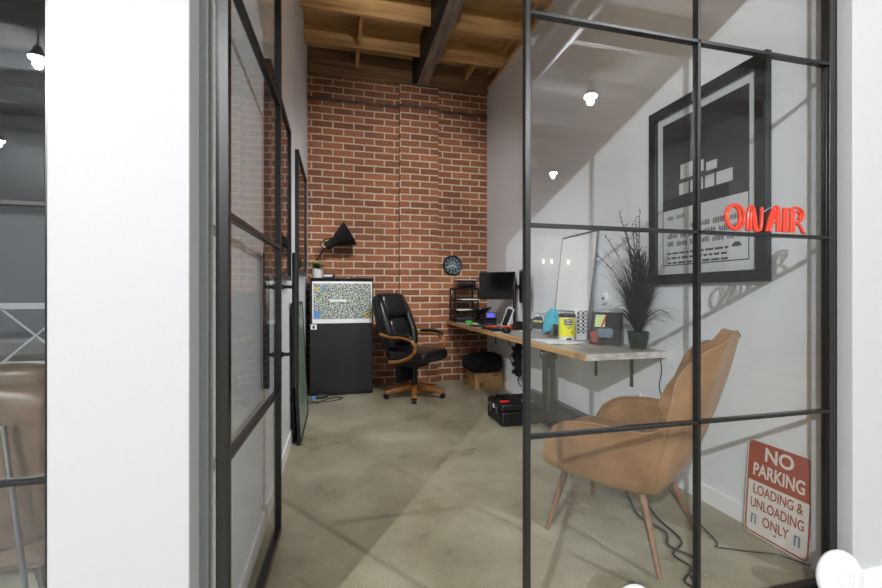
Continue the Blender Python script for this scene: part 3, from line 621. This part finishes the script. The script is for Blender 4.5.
# yellow canister
yc = thing('wipes_canister', 'yellow tub of wipes with a black lid on the desk', 'tub', (1.745, 2.955, DZ+.002), R(-28))
cr = .062
obj('canister_body', MB().lathe([(cr-.002,0),(cr,.004),(cr,.178),(cr-.003,.181)],seg=36), 'potwhite', yc)
obj('wrap_label', MB().lathe([(cr+.0004,.032),(cr+.0008,.033),(cr+.0008,.176),(cr+.0004,.177)],seg=36), 'yellow', yc)
obj('lid', MB().lathe([(cr+.001,.181),(cr+.003,.184),(cr+.003,.203),(cr-.004,.210),(cr-.02,.210),(.02,.214)],seg=36), 'black', yc)
def wrap(o, r):
    for v in o.data.vertices:
        a = v.co.x/r; d = -(r + v.co.y); v.co.x = math.sin(a)*(-d); v.co.y = d*math.cos(a)
mt = Matrix.Rotation(R(90),4,'X')
def curvedpatch(name, x0,x1,z0,z1,mat):
    m = MB(); m.grid(lambda i,j: Vector(((cr+.0015)*math.sin((x0+(x1-x0)*i/12)/cr), -(cr+.0015)*math.cos((x0+(x1-x0)*i/12)/cr), z0+(z1-z0)*j)), 13, 2); return obj(name, m, mat, yc)
curvedpatch('title_block', -.026,.042,.122,.168,'black'); curvedpatch('barcode_block', -.008,.03,.006,.022,'black')
for s_, z, sz, mt_ in (("TUB O'", .156, .019, 'paper'), ('TOWELS', .135, .016, 'paper'), ('HEAVY DUTY', .109, .009, 'black'), ('WIPES', .097, .009, 'black')):
    o = text('lettering', s_, sz, mt_, yc, Matrix.Translation((.007,0,z)) @ mt, .0003, 1.0, .0004)
    for v in o.data.vertices:
        a = v.co.x/cr; r = cr+.0019 + (-v.co.y); v.co.x = math.sin(a)*r; v.co.y = -math.cos(a)*r
m = MB()
for k in range(5): a = k*2*math.pi/5; m.obox((.030+.007*math.cos(a)*.6, -(cr-.008)-.0005, .062+.007*math.sin(a)), (.006,.004,.006))
obj('red_badge', MB().puff((.034*math.cos(.3),-cr*.80,.066),(.018,.016,.018),.8,nu=12,nv=8), 'red', yc)
m.b.free()
one('paper_sheet', (lambda m: (m.grid(lambda i,j: Vector((1.51+.30*i/10, 2.80+.34*j/6, DZ+.0025+.008*max(0,1-i/3)*(j/6)+.003*math.sin(i*.8+j))), 11, 7), m)[1])(MB()), 'paper', 'white sheet of paper curling at the desk edge under the yellow tub', 'paper', solid=.001)
bpy.data.objects['wipes_canister'].location.z = DZ+.009

# leaning framed panel and perforated box
wb = thing('whiteboard', 'large pale board in a thin aluminium frame leaning on the white wall', 'board', (1.955, 3.28, DZ)); pw2, phh = .28, .90
wb.rotation_euler = (0, math.asin((XR-.006-1.955)/phh), 0)
obj('frame', MB().box(-.012,0,-pw2,pw2,0,.014).box(-.012,0,-pw2,pw2,phh-.014,phh).box(-.012,0,-pw2,-pw2+.012,.014,phh-.014).box(-.012,0,pw2-.012,pw2,.014,phh-.014), 'alum', wb, bevel=.002)
bx('board_face', -.008,-.004,-pw2+.012,pw2-.012,.014,phh-.014,'paper',wb)
pf = thing('perforated_case', 'white metal case with a perforated face behind the yellow tub', 'case', (1.885, 3.11, DZ), R(0))
obj('case_body', MB().box(-.055,.055,-.14,.14,0,.25), 'whitetile', pf, bevel=.01)
obj('perforated_face', MB().box(-.0575,-.0552,-.125,.125,.015,.235), 'perf', pf)
obj('end_face', MB().box(-.045,.045,-.1425,-.1402,.06,.235), 'perf', pf)
# black organiser with a notepad
og = thing('organiser', 'black tilted organiser holding a pale green card, beside the grassy plant', 'organiser', (1.93, 2.72, DZ+.004), R(-44)); og.scale = (.93,1.0,1.18)
obj('tray', MB().prism([(-.085,.0),(.085,.0),(.10,.03),(.06,.20),(.02,.205),(-.075,.02)], -.115,-.105, lambda u,v,d:(d,u,v)).prism([(-.085,.0),(.085,.0),(.10,.03),(.06,.20),(.02,.205),(-.075,.02)], .105,.115, lambda u,v,d:(d,u,v)).prism([(-.08,0),(.085,0),(.06,.19),(.03,.195)], -.105,.105, lambda u,v,d:(d,u,v)), 'black', og, bevel=.003)
rs = Matrix.Rotation(R(-29.5),3,'X')
obj('card', MB().obox((-.045,-.012,.142),(.075,.003,.085),rs), 'lime', og, label='pale green card')
obj('stripe', MB().obox((-.018,-.019,.137),(.012,.002,.09),rs @ Matrix.Rotation(R(20),3,'Y')), 'red', og, label='red stripe')
obj('pouch', MB().puff((.0,-.055,.068),(.13,.05,.06),.5,ns=.006,nf=18), 'slate', og, label='blue grey pouch'); obj('wallet', MB().puff((-.075,-.065,.045),(.06,.05,.075),.5,ns=.006,nf=18), 'dusty', og, label='dusty red wallet')

# tall grass plant
gp = thing('grass_plant', 'tall dark ornamental grass in a dark green pot at the desk end', 'plant', (1.975, 2.44, DZ))
obj('pot', MB().lathe([(.048,0),(.052,.004),(.066,.105),(.070,.108),(.070,.118),(.062,.118),(.058,.10)],seg=28), 'pot', gp)
mb = MB()
def blade(mb, a, l, lean_, droop, w, z0=.10, tip=1):
    dx, dy = math.cos(a), math.sin(a); sd = Vector((-dy,dx,0)); n = 8; A=[];B=[]
    for i in range(n+1):
        t = i/n; rr = lean_*l*(t**1.5); z = z0 + l*(t - droop*t*t*t)
        p = Vector((dx*(rr+.015), dy*(rr+.015), z)); ww = w*(1-t*.92)*(.6+.8*math.sin(math.pi*min(1,t+.2)))
        p.x = min(p.x, .055)
        A.append(mb.b.verts.new(p-sd*ww)); B.append(mb.b.verts.new(p+sd*ww))
    for i in range(n): mb.b.faces.new((A[i],A[i+1],B[i+1],B[i]))
for k in range(300):
    a = random.uniform(0,6.283); blade(mb, a, random.uniform(.28,.62), random.uniform(.03,.42), random.uniform(0,.35), random.uniform(.0035,.006))
for k in range(26):
    a = random.choice([random.uniform(-1.9,-.9), random.uniform(1.2,2.6), random.uniform(3.3,4.6)]); blade(mb, a, random.uniform(.28,.40), random.uniform(.65,.95), random.uniform(.5,.75), .006)
for k in range(150):
    a0 = random.uniform(0,6.28); zz = random.uniform(.12,.52); r0 = random.uniform(0,.05)
    m0 = len(mb.b.verts); mb.b.verts.ensure_lookup_table()
    blade(mb, a0, random.uniform(.14,.26), random.uniform(.25,.75), random.uniform(.1,.6), .005, z0=.10+zz)
    mb.b.verts.ensure_lookup_table()
    for v in list(mb.b.verts)[m0:]: v.co.x = min(v.co.x + r0*math.cos(a0*3), .055); v.co.y += r0*math.sin(a0*3)
obj('foliage', mb, 'leaf', gp, solid=.0012)
mb = MB(); hd_ = MB()
for a, l, le in ((3.3,.84,.20),(4.2,.86,.07),(2.6,.70,.30),(3.9,.80,.12),(2.9,.56,.5),(1.4,.78,.1),(3.6,.74,.25)):
    P = [Vector((math.cos(a)*le*l*t*t, math.sin(a)*le*l*t*t, .10+l*(t-.04*t**4))) for t in [k/8 for k in range(9)]]
    mb.tube(P, [.0022]*8+[.0012], 5)
    hd_ = MB()
    for k in range(9):
        q = P[-1].lerp(P[-3], k/9); off = Vector((random.uniform(-.018,.018),random.uniform(-.018,.018),random.uniform(0,.02)))
        hd_.tube([q, q+off], [.0035,.001], 4)
    obj('seed_head', hd_, 'leaf', gp)
obj('flower_stalks', mb, 'leaf', gp)

# thermostat, outlet
th = thing('thermostat', 'round white thermostat on the white wall above the black organiser', 'thermostat', (XR, 2.93, 1.165))
ry = Matrix.Rotation(R(-90),3,'Y')
obj('housing', MB().lathe([(.045,0),(.045,.014),(.036,.022),(.01,.023)],(0,0,0),28,ry), 'discwhite', th); obj('dial', MB().lathe([(.012,.0235),(.010,.027)],(0,0,0),16,ry), 'darkgrey', th)
def outlet(y, z, label):
    t = thing('wall_outlet', label, 'outlet', (XR, y, z)); bx('cover', -.006,0,-.035,.035,-.057,.057,'trim',t,bevel=.002)
    obj('sockets', MB().box(-.008,-.0062,-.016,.016,.008,.038).box(-.008,-.0062,-.016,.016,-.038,-.008), 'ringgrey', t)
outlet(2.56, .45, 'white wall outlet just above the arm of the tan chair')
outlet(4.35, .47, 'white wall outlet near the hanging cables under the desk')

# ------------------------------------------------------------------ under the desk
kb = thing('cardboard_box', 'closed cardboard box with a small black logo under the desk', 'box', (1.866, 5.18, 0))
bx('carton', -.19,.19,-.18,.18,0,.205,'card',kb,bevel=.003); bx('tape', -.19,.19,-.03,.03,.205,.2062,'cardtape',kb)
bx('logo', -.135,-.085,-.1812,-.1803,.03,.08,'black',kb)
mt2 = Matrix.Rotation(R(90),4,'X')
obj('logo_letter', MB().box(-.130,-.122,-.1822,-.1813,.034,.076).prism([(-.118,.055),(-.095,.076),(-.089,.076),(-.089,.072),(-.11,.055),(-.089,.038),(-.089,.034),(-.095,.034)], -.1822,-.1813, lambda u,v,d:(u,d,v)), 'cardtape', kb)
obj('handling_marks', MB().box(.03,.05,-.1812,-.1803,.165,.19).box(.06,.08,-.1812,-.1803,.165,.19).box(.09,.11,-.1812,-.1803,.165,.19), 'darkgrey', kb)
bx('side_label', -.1912,-.1903,-.1,.02,.05,.15,'amber',kb)
bg = thing('duffel_bag', 'soft black cloth bag slumped on the cardboard box', 'bag', (1.815, 5.15, .2065))
obj('bag_body', MB().puff((0,0,.118),(.48,.38,.23),.6,ns=.022,nf=7,nu=40,nv=22), 'blackmatt', bg, sub=1)
obj('flap', MB().puff((-.05,-.11,.12),(.32,.18,.13),.6, Matrix.Rotation(R(20),3,'X'), ns=.015,nf=9), 'blackmatt', bg, sub=1)
obj('strap', MB().tube(catmull([(-.17,.02,.12),(-.19,-.08,.04),(-.17,-.14,.02),(-.08,-.17,.04)],5), .011, 8, flat=.4), 'black', bg)

pc = thing('hard_case', 'rugged black hard case with latches on the floor under the desk', 'case', (1.625, 3.72, 0))
bx('case_base', -.19,.19,-.19,.19,.006,.135,'black',pc,bevel=.018)
bx('case_lid', -.192,.192,-.192,.192,.138,.205,'black',pc,bevel=.018)
for x in (-.13,-.05,.05,.13): bx('rib', x-.012,x+.012,-.197,-.19,.02,.125,'black',pc,bevel=.003)
for y in (-.14,.14): bx('rib', -.197,-.19,y-.012,y+.012,.02,.125,'black',pc,bevel=.003)
for y in (-.075,.075): obj('latch', MB().box(-.204,-.192,y-.025,y+.025,.10,.17), 'darkgrey', pc, bevel=.004)
obj('handle', MB().tube(catmull([(-.195,-.05,.10),(-.222,-.045,.085),(-.222,.045,.085),(-.195,.05,.10)],4), .010, 8), 'black', pc)
bx('badge', -.198,-.1925,-.01,.015,.135,.17,'paper',pc)
bx('label_sticker', .05,.13,-.15,-.07,.2052,.206,'paper',pc)
hs = thing('headphones', 'black earphones with a red pouch lying on the black hard case', 'headphones', (1.53,3.80,.2065))
obj('headband', MB().tube([(.06*math.cos(a),.06*math.sin(a),.012) for a in [k*math.pi/10 for k in range(11)]], .008, 8), 'black', hs)
for s in (-1,1): obj('ear_cup', MB().puff((s*.06,-.01,.018),(.035,.05,.034),.8,nu=14,nv=8), 'black', hs)
one('case_tag', MB().puff((1.49,3.60,.2165),(.09,.04,.02),.5), 'red', 'small red cloth tag lying on the black hard case', 'tag')
one('flat_case', (lambda m: m.box(1.985,2.052,3.05,4.15,0,.185).box(1.982,1.985,3.2,3.3,.06,.14).box(1.982,1.985,3.75,3.85,.06,.14))(MB()), 'darkgrey', 'long dark grey flat case standing against the baseboard behind the desk leg', 'case', bevel=.003)
ps = thing('power_strip', 'black power strip with plugs hanging under the desk by the black post', 'power strip', (1.93, 4.27, .30))
bx('strip_body', -.03,.03,-.03,.03,0,.36,'black',ps,bevel=.006)
for k in range(4): bx('plug', -.07,-.0305,-.022,.022,.03+.085*k,.075+.085*k,'black',ps,bevel=.004)
cbm = []
for i, P in enumerate([[(1.93,4.05,.78),(1.90,4.0,.70),(1.96,3.95,.62),(1.90,4.02,.55),(1.93,4.05,.43)],
                       [(1.94,4.12,.785),(1.87,4.10,.66),(1.92,4.08,.58),(1.86,4.06,.50),(1.93,4.05,.36)],
                       [(1.96,3.98,.785),(1.91,3.90,.60),(1.98,3.92,.45),(1.92,3.98,.28),(1.97,4.0,.2)],
                       [(2.0,3.84,.78),(2.02,3.80,.55),(2.02,3.74,.35),(2.02,3.72,.22)]]):
    lab = ['black cable looping under the desk into the power strip, topmost loop','black cable sagging furthest out from the power strip','black cable trailing below the power strip towards the case','pale cable hanging down the wall beside the desk leg'][i]
    one('cable', MB().tube(catmull([(x-.03*(i<3), y+.21*(i<3), z) for x,y,z in P],8), .006, 6), 'black' if i < 3 else 'ringgrey', lab, 'cable')
cc = MB()
for k in range(3): cc.tube([(1.86, 4.20+.05*math.cos(a), .52+.02*k+.05*math.sin(a)) for a in [j*math.pi/8 for j in range(16)]], .005, 6, True)
one('cable_coil', cc, 'black', 'coil of black cable tied up under the desk', 'cable')

one('cable', MB().tube(catmull([(2.045,2.325,DZ-.02),(2.052,2.315,.70),(2.03,2.31,.60),(2.05,2.30,.50),(2.035,2.30,.40),(2.05,2.28,.30)],8), .0035, 6), 'black', 'thin wire hanging from the desk end to behind the armchair', 'cable')
# cables on the floor
one('cable', MB().tube(catmull([(2.04,2.28,.006),(1.9,2.0,.006),(1.78,1.66,.006),(1.74,1.62,.006),(1.86,1.55,.006),(1.96,1.50,.006),(2.02,1.40,.006)],8), .0035, 6), 'black', 'thin wire on the floor running past the parking sign', 'cable')
one('cable', MB().tube(catmull([(1.70,2.2,.007),(1.58,1.95,.007),(1.60,1.78,.007),(1.53,1.68,.007),(1.57,1.56,.007),(1.47,1.50,.007),(1.44,1.42,.007),(1.35,1.40,.007)],8), .0065, 6), 'darkgrey', 'thick dark cord curling on the floor under the armchair', 'cable')
one('cable', MB().tube(catmull([(1.74,2.1,.006),(1.66,1.9,.006),(1.62,1.70,.006),(1.50,1.62,.006),(1.50,1.52,.006),(1.40,1.45,.006),(1.46,1.36,.006)],8), .005, 6), 'black', 'black cord beside the thick cord by the chair leg', 'cable')

# ------------------------------------------------------------------ framed film poster (plain stand-in) on the right wall
py0, py1, pz0, pz1 = 1.613, 2.415, 1.262, 2.398
fp = thing('framed_poster', 'large black framed black and white poster on the white wall', 'poster', (XR, (py0+py1)/2, (pz0+pz1)/2)); fp.rotation_euler = (0,0,R(-90))
# local: x -> world -y ... local x right as seen, y away into wall
hw, hh, w = (py1-py0)/2, (pz1-pz0)/2, .062
obj('frame', MB().box(-hw,hw,-.035,0,-hh,-hh+w).box(-hw,hw,-.035,0,hh-w,hh).box(-hw,-hw+w,-.035,0,-hh+w,hh-w).box(hw-w,hw,-.035,0,-hh+w,hh-w), 'black', fp, bevel=.004)
bx('sheet', -hw+w,hw-w,-.012,-.002,-hh+w,hh-w,'paper',fp)
iw, it, ib = hw-w-.044, hh-w-.05, -hh+w+.06
bx('dark_print', -iw,iw,-.0135,-.0122,-.10,it,'postdark',fp)
bx('light_print', -iw,iw,-.0132,-.0122,ib,-.10,'paper',fp)
mb = MB().box(-iw,iw,-.0136,-.0123,ib-.006,ib).box(-iw,-iw+.005,-.0136,-.0123,ib,-.10).box(iw-.005,iw,-.0136,-.0123,ib,-.10)
obj('border_line', mb, 'postdark', fp)
tt = MB()   # plain blocks where the title stands
x = -.15
for wd, z0_, z1_ in ((.10,.075,.165),(.05,.085,.15),(.07,.075,.125)): tt.box(x,x+wd,-.0142,-.0136,z0_,z1_); x += wd+.018
x = -.16
for wd in (.07,.09,.06,.10): tt.box(x,x+wd,-.0142,-.0136,-.02,.05); x += wd+.014
obj('title_blocks', tt, 'paper', fp)
tx = MB(); rr_ = random.Random(3)
for z, hgt in ((-.15,.030),(-.215,.036),(-.265,.036),(-.315,.036)):
    x = -iw+.04 + (0 if z < -.2 else .0)
    lim = iw-.05 if z < -.2 else -.12
    if z == -.215: x += .18
    while x < lim:
        for _ in range(rr_.randint(4,8)):
            if x > lim: break
            tx.box(x,x+.006,-.0140,-.0133,z-hgt*rr_.uniform(.35,.5),z+hgt*rr_.uniform(.2,.5)); x += .0105
        x += .02
for z in (-.375,-.405,-.435):
    x = -iw+.04
    while x < iw-.12:
        l = rr_.uniform(.02,.06); tx.box(x,min(x+l,iw-.12),-.0140,-.0133,z-.006,z+.006); x += l+.010
obj('small_print', tx, 'postgrey', fp)
obj('emblem', MB().prism([(iw-.07+.028*math.cos(R(a)), ib+.07+.026*math.sin(R(a))) for a in range(0,181,20)], -.0141,-.0133, lambda u,v,d:(u,d,v)), 'postdark', fp)
bx('pane', -hw+w,hw-w,-.0205,-.0204,-hh+w,hh-w,'pglass',fp)

# ------------------------------------------------------------------ NO PARKING sign
sg = thing('parking_sign', 'red and white metal no parking sign leaning on the white wall', 'sign', (2.018, 1.562, .003)); sw, shh = .156, .465
lean_a = math.asin((XR-.016-2.018)/shh)
sg.rotation_euler = Matrix.Rotation(lean_a,4,'Y').to_euler() if False else (0,0,0)
sg.rotation_mode = 'XYZ'
Mx = Matrix.Rotation(lean_a,3,'Y') @ Matrix.Rotation(R(-90),3,'Z') @ Matrix.Rotation(R(0.0),3,'Y')
sg.rotation_euler = Mx.to_euler()
def rrect(w0, w1, h0, h1, r, n=6):
    out = []
    for cx_, cz_, a0 in ((w1-r,h1-r,0),(w0+r,h1-r,90),(w0+r,h0+r,180),(w1-r,h0+r,270)):
        for k in range(n+1): a = R(a0+90*k/n); out.append((cx_+r*math.cos(a), cz_+r*math.sin(a)))
    return out
fy = lambda u,v,d: (u,d,v)
obj('plate', MB().prism(rrect(-sw,sw,0,shh,.03), -.0015,.0015, fy), 'signwhite', sg)
def ring(mb, o, i, d0, d1):
    n = len(o); a=[mb.b.verts.new(fy(*p,d0)) for p in o]; b=[mb.b.verts.new(fy(*p,d0)) for p in i]; c=[mb.b.verts.new(fy(*p,d1)) for p in o]; e=[mb.b.verts.new(fy(*p,d1)) for p in i]
    for k in range(n):
        l=(k+1)%n; mb.b.faces.new((a[k],a[l],b[l],b[k])); mb.b.faces.new((c[k],c[l],e[l],e[k])); mb.b.faces.new((a[k],a[l],c[l],c[k])); mb.b.faces.new((b[k],b[l],e[l],e[k]))
mb = MB(); ring(mb, rrect(-sw+.006,sw-.006,.006,shh-.006,.025), rrect(-sw+.014,sw-.014,.014,shh-.014,.019), -.0021,-.0016)
obj('border', mb, 'signred', sg)
top = rrect(-sw+.012,sw-.012,.262,shh-.012,.019)
top = [(u, max(v,.262) if v > .3 else .262) for u, v in top]
red = [(-sw+.013,.262),(sw-.013,.262)] + [p for p in rrect(-sw+.013,sw-.013,.262,shh-.013,.019) if p[1] > .34]
obj('red_field', MB().prism(red, -.0024,-.0016, fy), 'signred', sg)
def sgt(s, size, z, mat, sx=1, off=0): text('lettering', s, size, mat, sg, Matrix.Translation((0,-.0027,z)) @ Matrix.Rotation(R(90),4,'X'), .0004, sx, off)
sgt('NO', .092, .405, 'signwhite', .95, .002); sgt('PARKING', .086, .318, 'signwhite', .68, .0018)
sgt('LOADING &', .066, .222, 'signred', .66, .0008); sgt('UNLOADING', .066, .152, 'signred', .64, .0008); sgt('ONLY', .066, .082, 'signred', .70, .0008)
for x in (-.105,.10): obj('faded_arrow', MB().box(x-.015,x-.007,-.0024,-.0016,.052,.10).box(x+.004,x+.012,-.0024,-.0016,.052,.10).box(x-.015,x+.0,-.0024,-.0016,.092,.10), 'bolt', sg)
obj('bolt_hole', MB().lathe([(.005,0),(.005,.001)],(0,-.0016,.045),12,rx).lathe([(.005,0),(.005,.001)],(0,-.0024,.44),12,rx), 'darkgrey', sg)

# ------------------------------------------------------------------ ON AIR tube sign standing on the glazing bar
na = thing('neon_sign', 'red tube sign reading ON AIR standing on the glazing bar', 'sign', (1.424, 1.2935, 1.4375))
r_ = .0068; H = .108
def el(cx_, cz_, a, b, s0=0, s1=360, n=24): return [(cx_+a*math.cos(R(s0+(s1-s0)*k/n)), 0, cz_+b*math.sin(R(s0+(s1-s0)*k/n))) for k in range(n+1)]
def letter(strokes):
    m = MB()
    for p, c in strokes: m.tube(p, r_, 10, c, flat=.8)
    obj('letter', m, 'neon', na)
b0 = r_+.0005
letter([(el(.055,H/2+b0-.004,.043,H/2-.006)[:-1], True), (el(.048,H/2+b0-.004,.030,H/2-.012)[:-1], True)])
letter([(catmull([(.112,0,b0),(.116,0,.06),(.124,0,.096),(.140,0,.100),(.150,0,.07),(.158,0,.02),(.170,0,b0+.002),(.180,0,.02),(.184,0,.07),(.184,0,.10)],4), False), (catmull([(.128,0,b0),(.130,0,.06),(.137,0,.085),(.143,0,.06),(.150,0,.012),(.165,0,b0)],4), False)])
letter([(catmull([(.208,0,b0),(.222,0,.05),(.245,0,.10),(.262,0,.106),(.270,0,.09),(.272,0,.04),(.274,0,b0)],4), False), ([(.225,0,.045),(.272,0,.045)], False), (catmull([(.222,0,b0),(.236,0,.05),(.256,0,.092),(.262,0,.04),(.262,0,b0)],4), False)])
letter([([(.294,0,b0),(.296,0,.104)], False), ([(.308,0,b0),(.310,0,.104)], False)])
letter([([(.330,0,b0),(.334,0,.10)], False), (catmull([(.326,0,.098),(.36,0,.108),(.392,0,.095),(.395,0,.07),(.375,0,.052),(.345,0,.048)],4), False), (catmull([(.350,0,.05),(.378,0,.035),(.392,0,.012),(.402,0,b0)],4), False), (catmull([(.345,0,b0),(.346,0,.08),(.365,0,.092),(.38,0,.08),(.37,0,.062)],4), False)])
obj('wire', MB().tube(catmull([(.184,0,.10),(.20,.004,.085),(.225,.002,.10),(.25,0,.10)],5), .0012, 5), 'ringgrey', na)

# ------------------------------------------------------------------ white discs leaning on the glass and the pier
def disc(loc, rz, tilt, roll, label):
    t = thing('access_point', label, 'access point', loc, rz); q = Matrix.Rotation(-tilt,3,'X') @ Matrix.Rotation(R(90),3,'X')
    c = q @ Vector((0,0,0)); c.z += .1*math.cos(tilt)
    obj('dome', MB().lathe([(.085,-.006),(.098,-.004),(.101,.004),(.098,.012),(.075,.022),(.04,.028),(.01,.030)], c, 48, q), 'discwhite', t)
    obj('status_ring', MB().tube([c + q @ Vector((.034*math.cos(a),.034*math.sin(a),.0282)) for a in [k*math.pi/18 for k in range(36)]], .0012, 6, True), 'ringgrey', t)
    obj('back_plate', MB().lathe([(.07,-.016),(.08,-.014),(.08,-.006)], c, 32, q), 'ringgrey', t)
disc((.985,1.235,.0), R(4), R(14), 0, 'white domed disc on the floor before the pane below the armchair')
disc((1.895,1.218,.0), R(-6), R(9), 0, 'white domed disc leaning at the corner post beside the parking sign')

# ------------------------------------------------------------------ neighbouring office: objects put in to stand for reflections in its glass
so = thing('sofa', 'brown leather sofa put in behind the left glass to stand for a reflection', 'sofa', (-1.85, 2.35, 0))
bx('seat', -.75,.75,-.35,.35,.10,.40,'brown',so,bevel=.04); obj('backrest', MB().puff((0,-.30,.53),(1.6,.22,.66),.3), 'brown', so)
for s in (-1,1): obj('arm', MB().puff((s*.72,.02,.42),(.2,.7,.5),.35), 'brown', so)
for s in (-1,1):
    for y in (-.28,.28): obj('leg', MB().tube([(s*.66,y,.11),(s*.68,y,0)],[.02,.014],10), 'black', so)
obj('cushion', MB().puff((.45,-.25,.86),(.5,.16,.10),.5,ns=.01,nf=6), 'brown', so)
rl = thing('railing', 'white metal railing with crossed bars put in for a reflection in the left glass', 'railing', (-2.5, 3.4, 0))
for x in (-1.7,-.5,.7): bx('post', x,x+.04,-.02,.02,0,1.12,'ringgrey',rl)
obj('rails', MB().box(-1.7,.74,-.018,.018,1.10,1.14).box(-1.7,.74,-.012,.012,.72,.75).box(-1.7,.74,-.012,.012,.15,.18), 'ringgrey', rl)
mb = MB()
for x in (-1.66,-1.26,-.86,-.46,-.06,.34): mb.tube([(x,0,.73),(x+.4,0,1.11)],.009,6).tube([(x+.4,0,.73),(x,0,1.11)],.009,6)
obj('crossed_bars', mb, 'ringgrey', rl)
one('metal_tube', MB().tube([(-1.11,1.885,.012),(-1.205,1.91,.71)], .010, 12), 'alum', 'thin metal tube put in for a reflection, leaning against the brown sofa', 'tube')

# ------------------------------------------------------------------ lamps
def point(loc, w, r=.1, c=(.97,.985,1)):
    l = bpy.data.lights.new('hall_light', 'POINT'); l.energy = w; l.shadow_soft_size = r; l.color = c
    o = bpy.data.objects.new('light_source', l); col.objects.link(o); o.location = loc; return o
def highbay(x, y, z, w, label, r=.055):
    t = thing('high_bay_lamp', label, 'lamp', (x,y,z), 0, 'high bay lamps of the hall')
    obj('lamp_shade', MB().lathe([(.05,.22),(.06,.16),(.11,.10),(.12,.06),(.115,.06),(.03,.10)],seg=32), 'darkgrey', t)
    obj('diffuser', MB().lathe([(.11,.06),(.11,.03),(.02,.02)],seg=28), 'lampglow', t)
    obj('cord', MB().tube([(0,0,.2),(0,0,5.35-z)],.01,6), 'black', t)
    p = point((0,0,-.04), w, r); p.parent = t
LB = 'round hall lamp hanging behind the viewer'
highbay(4.3,-3.9,4.6, 750, LB)
highbay(-4.25,-4.8,4.6, 1700, LB)
highbay(-7.4,-9.0,4.6, 200, LB)
highbay(-1.55,-3.9,4.6, 150, LB)  # added lamp, gives the door stile its highlight
highbay(-1.8,-6.5,4.6, 60, LB)  # added lamp, fills light deeper into the office
highbay(6.0,-8.3,4.6, 100, LB)
for x in (5.9,6.5,6.8,7.4):
    t = thing('wall_sconce', 'small lit wall light on the white panelled far wall', 'lamp', (x,-9.94,2.25), 0, 'wall lights on the hall far wall')
    obj('shade', MB().lathe([(.035,.06),(.035,-.06),(.03,-.06)],(0,.09,0),16), 'sconceglow', t); obj('bracket', MB().box(-.03,.03,0,.05,-.03,.03), 'black', t)
# air duct and skylight frame on the hall ceiling
ad = thing('air_duct', 'round metal air duct hung under the hall ceiling', 'duct', (3.0,0,4.8))
obj('duct_body', MB().tube([(0,-9.9,0),(0,1.2,0)], .2, 24), 'alum', ad)
for y in (-8.45,-5.45,-2.45,.0): obj('hanger', MB().tube([(0,y,.19),(0,y,.55)], .012, 6), 'black', ad)
ul = thing('uplight', 'black bowl uplight added above the view to light the timber ceiling', 'lamp', (.85, 1.95, 3.45))  # added lamp out of view, brightens the timber ceiling
obj('housing', MB().lathe([(.04,-.08),(.08,0),(.08,.03),(.075,.03),(.06,.0)],seg=24), 'black', ul); obj('stem', MB().tube([(-.075,0,.02),(-.075,0,.895)],.007,8), 'black', ul)
obj('diffuser', MB().lathe([(.058,.002),(.058,.008)],seg=24), 'sconceglow', ul)
def spot(parent, loc, to, e, size, c=(.98,.98,1)):
    l = bpy.data.lights.new('office_light', 'SPOT'); l.energy = e; l.spot_size = R(size); l.spot_blend = .8; l.shadow_soft_size = .08; l.color = c
    o = bpy.data.objects.new('light_source', l); col.objects.link(o); o.parent = parent; o.location = loc
    o.rotation_euler = (Vector(to)).to_track_quat('-Z','Y').to_euler()
spot(ul, (0,0,.05), (.02,.85,1), 330, 92)
# track spots added out of view to wash the brick and the floor
for x, y, to, e, sz, lab in ((.9, 2.23, (-.02,1,-.42), 200, 66, 'black track spot added to light the brick wall, the middle one of the row'),
                        (.5, 2.23, (.10,.62,-1), 130, 80, 'black track spot added to light the concrete floor, the one by the open door'),
                        (1.3, 2.23, (-.45,.95,-.95), 110, 66, 'black track spot added to light the cabinet, closest to the poster')):
    tl = thing('added_track_spot', lab, 'lamp', (x,y,3.62))
    q = Vector(to).normalized()
    obj('housing', MB().tube([-q*.08,q*.06],.05,20), 'black', tl); obj('stem', MB().tube([(0,0,0),(0,0,.48)],.01,8), 'black', tl)
    spot(tl, q*.09, to, e, sz)
# ------------------------------------------------------------------ world, camera
w = bpy.data.worlds.new('World'); scene.world = w; w.use_nodes = True
w.node_tree.nodes['Background'].inputs[0].default_value = (.9,.95,1,1); w.node_tree.nodes['Background'].inputs[1].default_value = .3
cam = bpy.data.cameras.new('camera'); cam.sensor_width = 36; cam.lens = 36*421/882; cam.clip_start = .05
co = bpy.data.objects.new('camera', cam); col.objects.link(co); co.location = (0,0,1.2); co.rotation_euler = (R(90),0,R(-13.9))
scene.camera = co
scene.view_settings.view_transform = 'Standard'; scene.view_settings.look = 'None'; scene.view_settings.gamma = 1
scene.view_settings.exposure = 0.28
